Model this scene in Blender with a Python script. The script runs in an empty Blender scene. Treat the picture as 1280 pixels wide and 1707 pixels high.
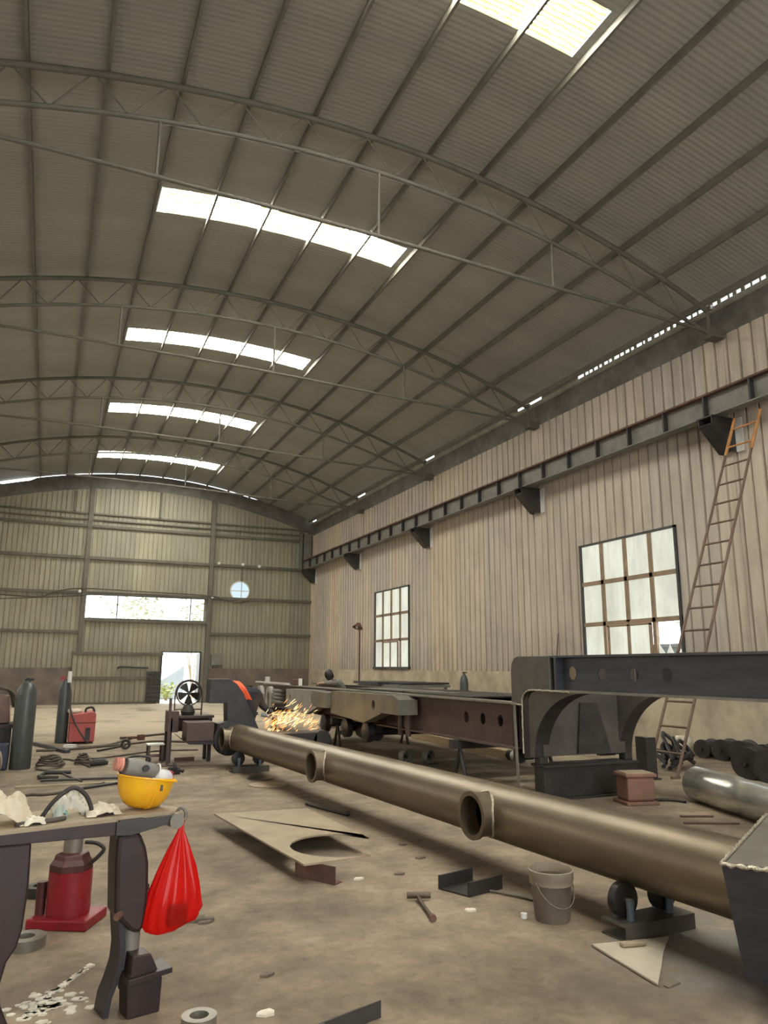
import bpy, bmesh, math, random
from mathutils import Vector, Matrix, noise as mnoise
random.seed(7)
SC = bpy.context.scene
COL = SC.collection
PI = math.pi

# ------------------------------------------------------------------ camera, world, sun, exposure
EYE = Vector((0.0, 0.0, 1.65))
YAW, PITCH, ROLL = 0.41765, 0.20716, 0.004578
def add_camera():
    fw = Vector((math.sin(YAW)*math.cos(PITCH), math.cos(YAW)*math.cos(PITCH), math.sin(PITCH)))
    r = Vector((math.cos(YAW), -math.sin(YAW), 0)); u = r.cross(fw)
    r2 = r*math.cos(ROLL)+u*math.sin(ROLL); u2 = -r*math.sin(ROLL)+u*math.cos(ROLL)
    m = Matrix((r2, u2, -fw)).transposed().to_4x4(); m.translation = EYE
    cd = bpy.data.cameras.new('camera'); cd.sensor_fit = 'HORIZONTAL'; cd.sensor_width = 36
    cd.lens = 36*1238.08/1280; cd.clip_start = .05; cd.clip_end = 400
    o = bpy.data.objects.new('camera', cd); COL.objects.link(o); o.matrix_world = m
    SC.camera = o
add_camera()
w = bpy.data.worlds.new('sky'); SC.world = w; w.use_nodes = True
bg = w.node_tree.nodes['Background']; bg.inputs[0].default_value = (.84, .92, 1.0, 1); bg.inputs[1].default_value = 4.5
def add_light(name, kind, loc, energy, color=(1, 1, 1), size=None, aim=None, angle=None):
    ld = bpy.data.lights.new(name, kind); ld.energy = energy; ld.color = color
    if size and kind == 'AREA': ld.shape = 'RECTANGLE'; ld.size, ld.size_y = size
    if size and kind == 'POINT': ld.shadow_soft_size = size
    if angle is not None: ld.angle = angle
    o = bpy.data.objects.new(name, ld); COL.objects.link(o); o.location = loc
    if aim is not None: o.rotation_euler = (Vector(aim)-Vector(loc)).to_track_quat('-Z', 'Y').to_euler()
    return o
add_light('sun', 'SUN', (0, 20, 40), 6.0, (1, .95, .85), aim=(-14, 12, 0), angle=.02)
SKYLIGHT_L, WINDOW_L, LEFT_FILL_L = 72.0, .80, 2.5
# added fill lamp in the unseen front entrance behind the camera
add_light('front_fill_light', 'AREA', (4.0, -7.9, 3.0), 500, (1, .96, .9), (8.5, 5.5), aim=(4.0, 10, 2.2))
SC.view_settings.view_transform = 'Standard'
try: SC.view_settings.look = 'None'
except Exception: pass
SC.view_settings.gamma = 1; SC.view_settings.exposure = 0.0
SC.view_settings.use_curve_mapping = False
SC.cycles.use_denoising = True
SC.cycles.max_bounces = 10; SC.cycles.diffuse_bounces = 6; SC.cycles.transparent_max_bounces = 12
SC.cycles.sample_clamp_indirect = 6.0

# ------------------------------------------------------------------ helpers: materials
def new_mat(name):
    m = bpy.data.materials.new(name); m.use_nodes = True
    nt = m.node_tree; b = nt.nodes['Principled BSDF']
    return m, nt, b
def L(nt, a, b): nt.links.new(a, b)
def coords(nt, scale=(1, 1, 1)):
    tc = nt.nodes.new('ShaderNodeTexCoord'); mp = nt.nodes.new('ShaderNodeMapping')
    mp.inputs['Scale'].default_value = scale; L(nt, tc.outputs['Object'], mp.inputs['Vector'])
    return mp.outputs['Vector']
def noise_node(nt, vec, scale, detail=4, rough=.55):
    n = nt.nodes.new('ShaderNodeTexNoise'); n.inputs['Scale'].default_value = scale
    n.inputs['Detail'].default_value = detail; n.inputs['Roughness'].default_value = rough
    L(nt, vec, n.inputs['Vector']); return n.outputs['Fac']
def ramp(nt, fac, stops):
    r = nt.nodes.new('ShaderNodeValToRGB'); e = r.color_ramp.elements
    while len(e) < len(stops): e.new(.5)
    for k, (p, c) in enumerate(stops):
        e[k].position = p; e[k].color = (c[0], c[1], c[2], 1) if hasattr(c, '__len__') else (c, c, c, 1)
    L(nt, fac, r.inputs['Fac']); return r.outputs['Color']
def mix(nt, fac, a, b, mode='MIX'):
    n = nt.nodes.new('ShaderNodeMix'); n.data_type = 'RGBA'; n.blend_type = mode
    for sock, v in ((n.inputs[0], fac), (n.inputs[6], a), (n.inputs[7], b)):
        if hasattr(v, 'is_output') or isinstance(v, bpy.types.NodeSocket): L(nt, v, sock)
        elif isinstance(v, (int, float)): sock.default_value = v
        else: sock.default_value = (v[0], v[1], v[2], 1)
    return n.outputs[2]
def bump(nt, b, h, strength=.3, dist=.02):
    n = nt.nodes.new('ShaderNodeBump'); n.inputs['Strength'].default_value = strength
    n.inputs['Distance'].default_value = dist; L(nt, h, n.inputs['Height']); L(nt, n.outputs['Normal'], b.inputs['Normal'])
def mat(name, base, rough=.6, metal=0.0, var=None, scale=6.0, bumpy=0.0, spec=None, stretch=(1, 1, 1)):
    """mottled material: base colour worn towards var by noise"""
    m, nt, b = new_mat(name)
    v = coords(nt, stretch); f = noise_node(nt, v, scale, 5, .6)
    if var is None: var = tuple(c*.6 for c in base)
    L(nt, ramp(nt, f, [(.35, base), (.68, var)]), b.inputs['Base Color'])
    b.inputs['Roughness'].default_value = rough; b.inputs['Metallic'].default_value = metal
    if spec is not None: b.inputs['Specular IOR Level'].default_value = spec
    if bumpy: bump(nt, b, noise_node(nt, v, scale*4, 3), bumpy, .01)
    return m
def emit_mat(name, color, strength):
    m, nt, b = new_mat(name)
    b.inputs['Base Color'].default_value = (*color, 1); b.inputs['Emission Color'].default_value = (*color, 1)
    b.inputs['Emission Strength'].default_value = strength
    return m
M = {}
def mat_floor():
    m, nt, b = new_mat('dusty_concrete')
    v = coords(nt)
    big = noise_node(nt, v, .45, 5, .6); mid = noise_node(nt, v, 2.2, 6, .65); fine = noise_node(nt, v, 14, 5, .7)
    c = ramp(nt, mid, [(.30, (.155, .118, .084)), (.5, (.255, .196, .138)), (.72, (.37, .293, .213))])
    c2 = ramp(nt, big, [(.30, (.45, .43, .40)), (.55, (1, 1, 1)), (.8, (1.0, 1.0, 1.0))])
    c = mix(nt, 1.0, c, c2, 'MULTIPLY')
    c3 = ramp(nt, fine, [(.25, (.72, .71, .70)), (.55, (1, 1, 1))])
    c = mix(nt, 1.0, c, c3, 'MULTIPLY')
    # paler towards the far gate: dusty concrete plus door light put into the colour
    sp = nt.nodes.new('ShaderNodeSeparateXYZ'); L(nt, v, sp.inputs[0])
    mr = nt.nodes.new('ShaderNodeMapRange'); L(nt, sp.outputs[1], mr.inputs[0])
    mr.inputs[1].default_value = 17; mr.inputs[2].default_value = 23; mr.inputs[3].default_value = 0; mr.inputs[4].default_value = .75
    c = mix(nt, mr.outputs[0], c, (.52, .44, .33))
    # black grinding dust and oil
    st = noise_node(nt, coords(nt, (.5, .35, 1)), 1.3, 3, .5)
    c = mix(nt, ramp(nt, st, [(.55, 0), (.70, .7)]), c, (.075, .06, .045))
    ds = nt.nodes.new('ShaderNodeVectorMath'); ds.operation = 'DISTANCE'; L(nt, v, ds.inputs[0]); ds.inputs[1].default_value = (4.0, 3.55, 0)
    dm = nt.nodes.new('ShaderNodeMath'); dm.operation = 'MULTIPLY_ADD'; L(nt, mid, dm.inputs[0]); dm.inputs[1].default_value = 1.1
    dk = nt.nodes.new('ShaderNodeMath'); dk.operation = 'MULTIPLY'; L(nt, ds.outputs['Value'], dk.inputs[0]); dk.inputs[1].default_value = .5; L(nt, dk.outputs[0], dm.inputs[2])
    c = mix(nt, ramp(nt, dm.outputs[0], [(.74, .8), (.98, 0)]), c, (.19, .18, .17))
    L(nt, c, b.inputs['Base Color']); b.inputs['Roughness'].default_value = .82
    bump(nt, b, fine, .35, .01)
    return m
def mat_cladding(name, tan, grey, pitch, dirt=.35, axis=1, low=1.6):
    """coated wall sheets: each sheet a little different, rain streaks, darker towards the bottom edge"""
    m, nt, b = new_mat(name)
    v = coords(nt); sp = nt.nodes.new('ShaderNodeSeparateXYZ'); L(nt, v, sp.inputs[0])
    d = nt.nodes.new('ShaderNodeMath'); d.operation = 'DIVIDE'; L(nt, sp.outputs[axis], d.inputs[0]); d.inputs[1].default_value = pitch
    fl = nt.nodes.new('ShaderNodeMath'); fl.operation = 'FLOOR'; L(nt, d.outputs[0], fl.inputs[0])
    wn = nt.nodes.new('ShaderNodeTexWhiteNoise'); wn.noise_dimensions = '1D'; L(nt, fl.outputs[0], wn.inputs['W'])
    c = mix(nt, wn.outputs['Value'], tan, grey)
    streak = noise_node(nt, coords(nt, (3, 3, .25)), 2.2, 5, .65)
    c = mix(nt, ramp(nt, streak, [(.38, 0), (.75, dirt)]), c, (.15, .115, .08))
    blot = noise_node(nt, v, 1.1, 4, .6)
    c = mix(nt, ramp(nt, blot, [(.5, 0), (.85, .4)]), c, (.22, .185, .15))
    zr_ = nt.nodes.new('ShaderNodeMapRange'); L(nt, sp.outputs[2], zr_.inputs[0])
    zr_.inputs[1].default_value = low; zr_.inputs[2].default_value = low+1.3; zr_.inputs[3].default_value = .5; zr_.inputs[4].default_value = 0  # darkens towards the lower edge
    nn = nt.nodes.new('ShaderNodeMath'); nn.operation = 'MULTIPLY'; L(nt, zr_.outputs[0], nn.inputs[0]); L(nt, streak, nn.inputs[1])
    c = mix(nt, nn.outputs[0], c, (.10, .075, .06))
    L(nt, c, b.inputs['Base Color']); b.inputs['Roughness'].default_value = .55
    return m
def mat_roof():
    m, nt, b = new_mat('ribbed_roof_sheet')
    v = coords(nt); f = noise_node(nt, coords(nt, (.15, 1.2, 1)), .9, 3, .5)
    L(nt, ramp(nt, f, [(.3, (.34, .328, .285)), (.7, (.285, .276, .244))]), b.inputs['Base Color'])
    b.inputs['Roughness'].default_value = .6; b.inputs['Metallic'].default_value = .15
    sp = nt.nodes.new('ShaderNodeSeparateXYZ'); L(nt, v, sp.inputs[0])
    s = nt.nodes.new('ShaderNodeMath'); s.operation = 'MULTIPLY'; L(nt, sp.outputs[1], s.inputs[0]); s.inputs[1].default_value = 2*PI/.10
    sn = nt.nodes.new('ShaderNodeMath'); sn.operation = 'SINE'; L(nt, s.outputs[0], sn.inputs[0])
    bump(nt, b, sn.outputs[0], .32, .010)
    return m
def mat_skylight():
    """ribbed fibreglass: clear ribs blaze, the grimy yellow valleys between them stay dim"""
    m, nt, b = new_mat('fibreglass_skylight')
    v = coords(nt); sp = nt.nodes.new('ShaderNodeSeparateXYZ'); L(nt, v, sp.inputs[0])
    f = noise_node(nt, coords(nt, (5, 16, 1)), 1.0, 3, .7); big = noise_node(nt, coords(nt, (.8, 2.2, 1)), 1.0, 2, .5)
    a1 = nt.nodes.new('ShaderNodeMath'); a1.operation = 'MULTIPLY_ADD'; L(nt, f, a1.inputs[0]); a1.inputs[1].default_value = .10; L(nt, sp.outputs[1], a1.inputs[2])
    a2 = nt.nodes.new('ShaderNodeMath'); a2.operation = 'MULTIPLY'; L(nt, a1.outputs[0], a2.inputs[0]); a2.inputs[1].default_value = 2*PI/.085
    sn = nt.nodes.new('ShaderNodeMath'); sn.operation = 'SINE'; L(nt, a2.outputs[0], sn.inputs[0])
    a3 = nt.nodes.new('ShaderNodeMath'); a3.operation = 'MULTIPLY_ADD'; L(nt, big, a3.inputs[0]); a3.inputs[1].default_value = 1.2; L(nt, sn.outputs[0], a3.inputs[2])
    c = ramp(nt, a3.outputs[0], [(.30, (.0145, .0135, .0060)), (.62, (.0165, .0160, .0105)), (.72, (1, .97, .80)), (.9, (1, .98, .86))])
    b.inputs['Base Color'].default_value = (.3, .29, .2, 1)
    L(nt, c, b.inputs['Emission Color']); b.inputs['Emission Strength'].default_value = SKYLIGHT_L
    return m
def mat_pane(name, strength, c0=(.95, .98, .82), c1=(.66, .66, .55)):
    m, nt, b = new_mat(name)
    f = noise_node(nt, coords(nt, (1, 1.6, .8)), 1.1, 4, .55)
    g = noise_node(nt, coords(nt, (1, 7, .4)), 2.0, 4, .6)
    c = mix(nt, ramp(nt, g, [(.45, 0), (.8, .5)]), ramp(nt, f, [(.4, c0), (.75, c1)]), (.66, .66, .56))
    b.inputs['Base Color'].default_value = (.10, .10, .09, 1); b.inputs['Roughness'].default_value = .3
    L(nt, c, b.inputs['Emission Color']); b.inputs['Emission Strength'].default_value = strength
    return m
def mat_clear(name, tint, alpha, rough=.15):
    m, nt, b = new_mat(name)
    b.inputs['Base Color'].default_value = (*tint, 1); b.inputs['Roughness'].default_value = rough; b.inputs['Alpha'].default_value = alpha
    return m
def mat_translucent(name, col, rough=.25, t=.45, clear=0.0):
    m, nt, b = new_mat(name)
    b.inputs['Base Color'].default_value = (*col, 1); b.inputs['Roughness'].default_value = rough
    tr = nt.nodes.new('ShaderNodeBsdfTranslucent'); tr.inputs[0].default_value = (*col, 1)
    mx = nt.nodes.new('ShaderNodeMixShader'); mx.inputs[0].default_value = t
    out = nt.nodes['Material Output']
    L(nt, b.outputs[0], mx.inputs[1]); L(nt, tr.outputs[0], mx.inputs[2]); last = mx.outputs[0]
    if clear:
        tp = nt.nodes.new('ShaderNodeBsdfTransparent'); tp.inputs[0].default_value = (min(1, col[0]*1.3), .12, .10, 1) if col[1] < .1 else (1, 1, 1, 1)
        m2 = nt.nodes.new('ShaderNodeMixShader'); m2.inputs[0].default_value = clear
        L(nt, last, m2.inputs[1]); L(nt, tp.outputs[0], m2.inputs[2]); last = m2.outputs[0]
    L(nt, last, out.inputs[0])
    return m
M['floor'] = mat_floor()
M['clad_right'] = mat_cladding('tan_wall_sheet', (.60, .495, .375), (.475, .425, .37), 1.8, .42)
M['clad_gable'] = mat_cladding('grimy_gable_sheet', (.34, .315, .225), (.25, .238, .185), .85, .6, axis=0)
M['plaster'] = mat('stained_plaster', (.50, .42, .31), .85, 0, (.30, .25, .185), 1.6, .2)
M['brick'] = mat('sooty_masonry', (.20, .155, .125), .9, 0, (.11, .095, .085), 1.5, .2)
M['roof'] = mat_roof(); M['skylight'] = mat_skylight()
M['pane'] = mat_pane('frosted_pane', WINDOW_L); M['pane_left'] = mat_pane('left_fill_pane', LEFT_FILL_L, (1, .97, .86), (.95, .92, .8))
M['truss'] = mat('dusty_brown_steel', (.14, .125, .10), .7, .1, (.10, .09, .072), 3)
M['purlin'] = mat('purlin_steel', (.18, .168, .138), .65, .1, (.135, .126, .104), 3)
M['rust'] = mat('rusty_steel', (.155, .072, .05), .75, .1, (.075, .045, .038), 5)
M['greysteel'] = mat('grey_painted_steel', (.19, .185, .165), .55, .1, (.13, .125, .11), 4)
M['darksteel'] = mat('dark_steel', (.052, .049, .047), .5, .35, (.032, .030, .030), 5, .05)
M['blacksteel'] = mat('black_steel', (.022, .022, .026), .45, .35, (.040, .036, .036), 5)
M['bluesteel'] = mat('blue_black_mill_steel', (.075, .080, .095), .42, .4, (.052, .054, .064), 3, .03, stretch=(1, .4, 3))
M['brownsteel'] = mat('red_brown_primer_steel', (.105, .062, .055), .6, .1, (.070, .045, .042), 3)
M['tableleg'] = mat('dark_brown_steel', (.036, .021, .021), .42, .25, (.022, .014, .015), 4)
M['plategrey'] = mat('bare_steel_plate', (.27, .25, .215), .42, .55, (.18, .165, .14), 3, .03)
M['platetan'] = mat('dusty_steel_plate', (.36, .29, .20), .65, .2, (.26, .205, .14), 3)
M['pipe'] = mat('bronze_mill_scale', (.24, .19, .13), .38, .68, (.15, .118, .082), 2.2, .03, stretch=(1, .25, 1))
M['weld'] = mat('bright_weld', (.62, .57, .46), .35, .7, (.35, .30, .22), 40, .6)
M['pale'] = mat('pale_paint', (.62, .62, .60), .45, .1, (.5, .5, .48), 3)
M['triplate'] = mat('pale_sanded_plate', (.52, .46, .37), .5, .15, (.42, .37, .30), 4)
M['galv'] = mat('galvanised_steel', (.56, .56, .51), .27, .8, (.40, .40, .36), 3, .03)
M['jack_red'] = mat('red_jack_paint', (.25, .008, .016), .42, 0, (.17, .007, .012), 6)
M['jack_dark'] = mat('dark_red_paint', (.085, .018, .020), .45, .1, (.05, .015, .016), 6)
M['welder_red'] = mat('faded_red_paint', (.42, .085, .075), .55, 0, (.33, .065, .06), 4)
M['helmet'] = mat('yellow_helmet_plastic', (.80, .44, .012), .32, 0, (.72, .34, .012), 5)
M['bag'] = mat_translucent('red_plastic_film', (.80, .030, .022), .14, .38, .58)
M['browngrey'] = mat('brown_grey_steel', (.105, .094, .083), .5, .3, (.075, .068, .06), 3)
M['hammersteel'] = mat('worn_dark_brown_steel', (.06, .042, .03), .5, .4, (.12, .085, .055), 14)
M['bristle'] = mat('dark_bristles', (.018, .008, .006), .9, 0, (.05, .025, .015), 30, stretch=(6, 6, .6))
M['rubber'] = mat('black_rubber', (.018, .017, .017), .6, 0, (.035, .03, .028), 8)
M['cable'] = mat('dusty_cable', (.055, .045, .038), .75, 0, (.11, .09, .065), 6)
M['whitecloth'] = mat('white_rag', (.66, .60, .50), .8, 0, (.45, .38, .29), 9, .3)
M['paper'] = mat('crumpled_paper', (.70, .66, .57), .8, 0, (.5, .45, .36), 8, .2)
M['film'] = mat_clear('clear_film', (.85, .85, .78), .35, .2)
M['visor'] = mat_clear('clear_visor', (.80, .82, .86), .55, .12)
M['teal'] = mat('pale_teal_plastic', (.28, .42, .36), .5, 0, (.2, .33, .28), 8)
M['copper'] = mat('reddish_brown_steel', (.235, .115, .078), .6, .1, (.15, .085, .062), 4)
M['bucket'] = mat('cement_caked_plastic', (.105, .082, .070), .7, 0, (.19, .155, .115), 4, .2)
M['bucketrim'] = mat('dusty_bucket_rim', (.30, .25, .19), .7, 0, (.20, .165, .125), 6)
M['bluepaint'] = mat('blue_grey_paint', (.16, .22, .28), .45, .3, (.10, .12, .14), 8)
M['cyl'] = mat('dark_green_grey_paint', (.075, .085, .085), .38, .1, (.055, .060, .060), 4)
M['brass'] = mat('brass', (.45, .33, .12), .35, .9, (.3, .2, .08), 10)
M['white'] = mat('white_paint', (.75, .75, .72), .5, 0, (.6, .6, .56), 6)
M['navy'] = mat('navy_work_cloth', (.018, .020, .030), .9, 0, (.030, .030, .040), 12, .2)
M['greycloth'] = mat('grey_work_cloth', (.23, .215, .185), .9, 0, (.16, .15, .13), 12, .2)
M['orange'] = mat('orange_cloth', (.80, .10, .025), .7, 0, (.70, .085, .02), 12, .1)
M['skin'] = mat('skin', (.42, .25, .17), .55, 0, (.37, .21, .14), 20)
M['hair'] = mat('black_hair', (.012, .010, .009), .6)
M['wood'] = mat('pale_timber', (.44, .33, .19), .7, 0, (.34, .25, .14), 5, stretch=(8, 1, 8))
M['ladder_rust'] = mat('rusty_ladder_steel', (.17, .11, .075), .7, .2, (.11, .075, .055), 6)
M['ladder_orange'] = mat('orange_ladder_paint', (.50, .235, .075), .6, .1, (.36, .17, .06), 8)
M['darkline'] = mat('dark_window_frame', (.035, .040, .048), .5, .2, (.06, .055, .05), 5)
M['mullion'] = mat('brown_window_bar', (.30, .21, .135), .6, 0, (.22, .155, .10), 5)
M['eavestrip'] = mat('pale_eave_channel', (.40, .385, .31), .6, .1, (.28, .265, .21), 2)
M['eavedark'] = mat('dark_eave_beam', (.17, .163, .145), .7, .1, (.09, .085, .075), 2)
M['sparks'] = emit_mat('incandescent_sparks', (1.0, .42, .08), 3.0)
M['sparkhot'] = emit_mat('white_hot_sparks', (1.0, .78, .40), 5.0)
M['ground'] = mat('pale_yard', (.70, .68, .60), .9, 0, (.55, .52, .42), 1)
M['leaf'] = mat('yellow_green_leaves', (.34, .36, .10), .7, 0, (.20, .25, .07), 4)
M['tarp'] = mat('grey_blue_sheet', (.42, .47, .53), .6, 0, (.33, .37, .43), 1)
M['roundglass'] = mat_pane('round_vent_pane', 1.0, (.66, .86, .97), (.58, .78, .92))
M['debris'] = mat('debris', (.16, .125, .09), .8, 0, (.09, .07, .055), 20, .3)

# ------------------------------------------------------------------ helpers: meshes
def V(*a): return Vector(a[0]) if len(a) == 1 else Vector(a)
def frame_of(d):
    d = d.normalized(); a = Vector((0, 0, 1)) if abs(d.z) < .95 else Vector((1, 0, 0))
    u = d.cross(a).normalized(); return u, d.cross(u).normalized()
class MB:
    def __init__(s): s.bm = bmesh.new()
    def box(s, c, size, rz=0, rx=0, ry=0):
        m = Matrix.Translation(c) @ Matrix.Rotation(rz, 4, 'Z') @ Matrix.Rotation(ry, 4, 'Y') @ Matrix.Rotation(rx, 4, 'X') @ Matrix.Diagonal((*size, 1))
        bmesh.ops.create_cube(s.bm, size=1, matrix=m); return s
    def bb(s, x0, x1, y0, y1, z0, z1): return s.box(((x0+x1)/2, (y0+y1)/2, (z0+z1)/2), (abs(x1-x0), abs(y1-y0), abs(z1-z0)))
    def cyl(s, p0, p1, r0, r1=None, seg=20, caps=True):
        p0, p1 = V(p0), V(p1); r1 = r0 if r1 is None else r1
        u, v = frame_of(p1-p0); A = []; B = []
        for k in range(seg):
            t = 2*PI*k/seg; e = u*math.cos(t)+v*math.sin(t)
            A.append(s.bm.verts.new(p0+e*r0)); B.append(s.bm.verts.new(p1+e*r1))
        for k in range(seg): s.bm.faces.new((A[k], A[(k+1) % seg], B[(k+1) % seg], B[k]))
        if caps: s.bm.faces.new(A[::-1]); s.bm.faces.new(B)
        return s
    def rings(s, rings, closed=True, cap0=True, cap1=True, loop=False):
        R = [[s.bm.verts.new(p) for p in r] for r in rings]; n = len(R[0]); q = len(R)
        for i in range(q if loop else q-1):
            a, b = R[i], R[(i+1) % q]
            for k in range(n if closed else n-1): s.bm.faces.new((a[k], a[(k+1) % n], b[(k+1) % n], b[k]))
        if not loop:
            if cap0: s.bm.faces.new(R[0][::-1])
            if cap1: s.bm.faces.new(R[-1])
        return s
    def tube(s, path, r, seg=8, loop=False):
        P = [V(p) for p in path]; n = len(P); out = []; pu = None
        for i in range(n):
            d = (P[(i+1) % n]-P[i-1]) if loop else (P[min(i+1, n-1)]-P[max(i-1, 0)])
            d.normalize()
            if pu is None: pu, _ = frame_of(d)
            u = (pu-d*pu.dot(d)); u = u.normalized() if u.length > 1e-6 else frame_of(d)[0]; pu = u; v = d.cross(u)
            rr = r[i] if hasattr(r, '__len__') else r
            out.append([P[i]+(u*math.cos(2*PI*k/seg)+v*math.sin(2*PI*k/seg))*rr for k in range(seg)])
        return s.rings(out, loop=loop)
    def prism(s, pts, o, u, v, n, t, holes=()):
        """polygon pts in the plane o + a*u + b*v, thickness t along n, with holes"""
        o, u, v, n = V(o), V(u), V(v), V(n)
        loops = [list(pts)]+[list(h) for h in holes]
        if not holes:
            A = [s.bm.verts.new(o+u*a+v*b) for a, b in pts]; B = [s.bm.verts.new(o+u*a+v*b+n*t) for a, b in pts]
            k = len(A)
            s.bm.faces.new(A[::-1]); s.bm.faces.new(B)
            for i in range(k): s.bm.faces.new((A[i], A[(i+1) % k], B[(i+1) % k], B[i]))
            return s
        VA = []; VB = []; ea = []; eb = []
        for lp in loops:
            a_ = [s.bm.verts.new(o+u*a+v*b) for a, b in lp]; b_ = [s.bm.verts.new(o+u*a+v*b+n*t) for a, b in lp]
            VA.append(a_); VB.append(b_); k = len(lp)
            ea += [s.bm.edges.new((a_[i], a_[(i+1) % k])) for i in range(k)]
            eb += [s.bm.edges.new((b_[i], b_[(i+1) % k])) for i in range(k)]
        bmesh.ops.triangle_fill(s.bm, use_beauty=True, use_dissolve=False, edges=ea)
        bmesh.ops.triangle_fill(s.bm, use_beauty=True, use_dissolve=False, edges=eb)
        for a_, b_ in zip(VA, VB):
            k = len(a_)
            for i in range(k): s.bm.faces.new((a_[i], a_[(i+1) % k], b_[(i+1) % k], b_[i]))
        return s
    def lathe(s, prof, c=(0, 0, 0), axis=(0, 0, 1), seg=28, loop=False, cap0=True, cap1=True):
        c = V(c); d = V(axis).normalized(); u, v = frame_of(d)
        out = [[c+d*z+(u*math.cos(2*PI*k/seg)+v*math.sin(2*PI*k/seg))*max(r, 1e-4) for k in range(seg)] for r, z in prof]
        return s.rings(out, loop=loop, cap0=cap0, cap1=cap1)
    def ball(s, c, r, seg=16, stretch=(1, 1, 1), rot=None):
        m = Matrix.Translation(c) @ (rot.to_4x4() if rot else Matrix()) @ Matrix.Diagonal((*stretch, 1))
        bmesh.ops.create_uvsphere(s.bm, u_segments=seg, v_segments=max(6, seg//2), radius=r, matrix=m); return s
    def ring(s, c, axis, R, r, seg=32, sub=8):
        c = V(c); d = V(axis).normalized(); u, v = frame_of(d)
        out = []
        for k in range(seg):
            e = u*math.cos(2*PI*k/seg)+v*math.sin(2*PI*k/seg)
            out.append([c+e*(R+r*math.cos(2*PI*j/sub))+d*(r*math.sin(2*PI*j/sub)) for j in range(sub)])
        return s.rings(out, loop=True)
    def grid(s, f, nu, nv, thick=0):
        Q = [[s.bm.verts.new(f(i/nu, j/nv)) for j in range(nv+1)] for i in range(nu+1)]
        for i in range(nu):
            for j in range(nv): s.bm.faces.new((Q[i][j], Q[i+1][j], Q[i+1][j+1], Q[i][j+1]))
        return s
    def build(s, name, m, parent=None, loc=(0, 0, 0), smooth=None, bevel=0, solid=0, sub=0):
        loc = V(loc)
        bmesh.ops.translate(s.bm, verts=s.bm.verts, vec=-loc)
        bmesh.ops.recalc_face_normals(s.bm, faces=s.bm.faces)
        me = bpy.data.meshes.new(name); s.bm.to_mesh(me); s.bm.free()
        me.materials.append(M[m] if isinstance(m, str) else m)
        o = bpy.data.objects.new(name, me); COL.objects.link(o)
        if smooth:
            for p in me.polygons: p.use_smooth = True
            try: me.set_sharp_from_angle(angle=math.radians(smooth))
            except Exception: pass
        if solid:
            d = o.modifiers.new('thickness', 'SOLIDIFY'); d.thickness = solid; d.offset = 0
        if bevel:
            b = o.modifiers.new('bevel', 'BEVEL'); b.width = bevel; b.segments = 2; b.limit_method = 'ANGLE'; b.angle_limit = .7
        if sub:
            d = o.modifiers.new('subdivision', 'SUBSURF'); d.levels = sub; d.render_levels = sub
        if parent: o.parent = parent
        else: o.location = loc
        return o
def tag(o, label=None, cat=None, group=None, kind=None):
    if label: o['label'] = label
    if cat: o['category'] = cat
    if group: o['group'] = group
    if kind: o['kind'] = kind
    return o
class Thing:
    """an Empty at the thing's base; parts are given in world coordinates (or local ones when local=True)"""
    def __init__(s, name, label, cat, loc, group=None, rz=0, local=False):
        s.o = bpy.data.objects.new(name, None); COL.objects.link(s.o); s.o.empty_display_size = .1
        s.o.location = loc; s.o.rotation_euler = (0, 0, rz); s.loc = V(0, 0, 0) if local else V(loc)
        tag(s.o, label, cat, group)
    def part(s, name, mb, m, parent=None, **k):
        lab = k.pop('label', None)
        o = mb.build(name, m, parent or s.o, s.loc, **k)
        if lab: o['label'] = lab
        return o
def single(name, label, cat, mb, m, loc, group=None, **k):
    return tag(mb.build(name, m, None, loc, **k), label, cat, group)
def structure(name, mb, m, parent=None, **k):
    o = mb.build(name, m, parent, **k)
    if parent is None: o['kind'] = 'structure'
    return o
def copy_tree(o, parent=None):
    c = o.copy(); COL.objects.link(c)
    if parent: c.parent = parent
    for ch in list(o.children): copy_tree(ch, c)
    return c
def circle(cx, cy, r, n=20, ry=None):
    ry = r if ry is None else ry
    return [(cx+r*math.cos(2*PI*k/n), cy+ry*math.sin(2*PI*k/n)) for k in range(n)]
def smooth_path(pts, n=6):
    P = [V(p) for p in pts]; out = []
    for i in range(len(P)-1):
        p0, p1, p2, p3 = P[max(i-1, 0)], P[i], P[i+1], P[min(i+2, len(P)-1)]
        for k in range(n):
            t = k/n
            out.append(.5*((2*p1)+(p2-p0)*t+(2*p0-5*p1+4*p2-p3)*t*t+(3*p1-p0-3*p2+p3)*t**3))
    return out+[P[-1]]

# ------------------------------------------------------------------ the hall
XL, XR, XC = -4.5, 12.2, 3.85           # side walls, ridge
Y0, Y1 = -8.0, 36.8                     # front and far gable
RAD = 20.5
def drop(x): return RAD-math.sqrt(RAD*RAD-(x-XC)**2)
def z_chord(x): return 10.58-drop(x)
def z_roof(x): return 10.79-drop(x)+.18*max(0, (abs(x-XC)-4)/4)**2
BAYS = [10.3, 16.75, 23.2, 29.75]
SKY_Y = [(-6.1, -5.2), (.25, 1.15), (6.68, 7.55), (13.25, 14.1), (19.85, 20.68), (26.25, 27.25), (32.7, 33.75)]
SKY_X = [1.22, 2.26, 3.29, 4.33, 5.36, 6.4]

structure('floor', MB().bb(XL-.4, XR+.4, Y0-.3, Y1+.3, -.2, 0), 'floor')

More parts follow.
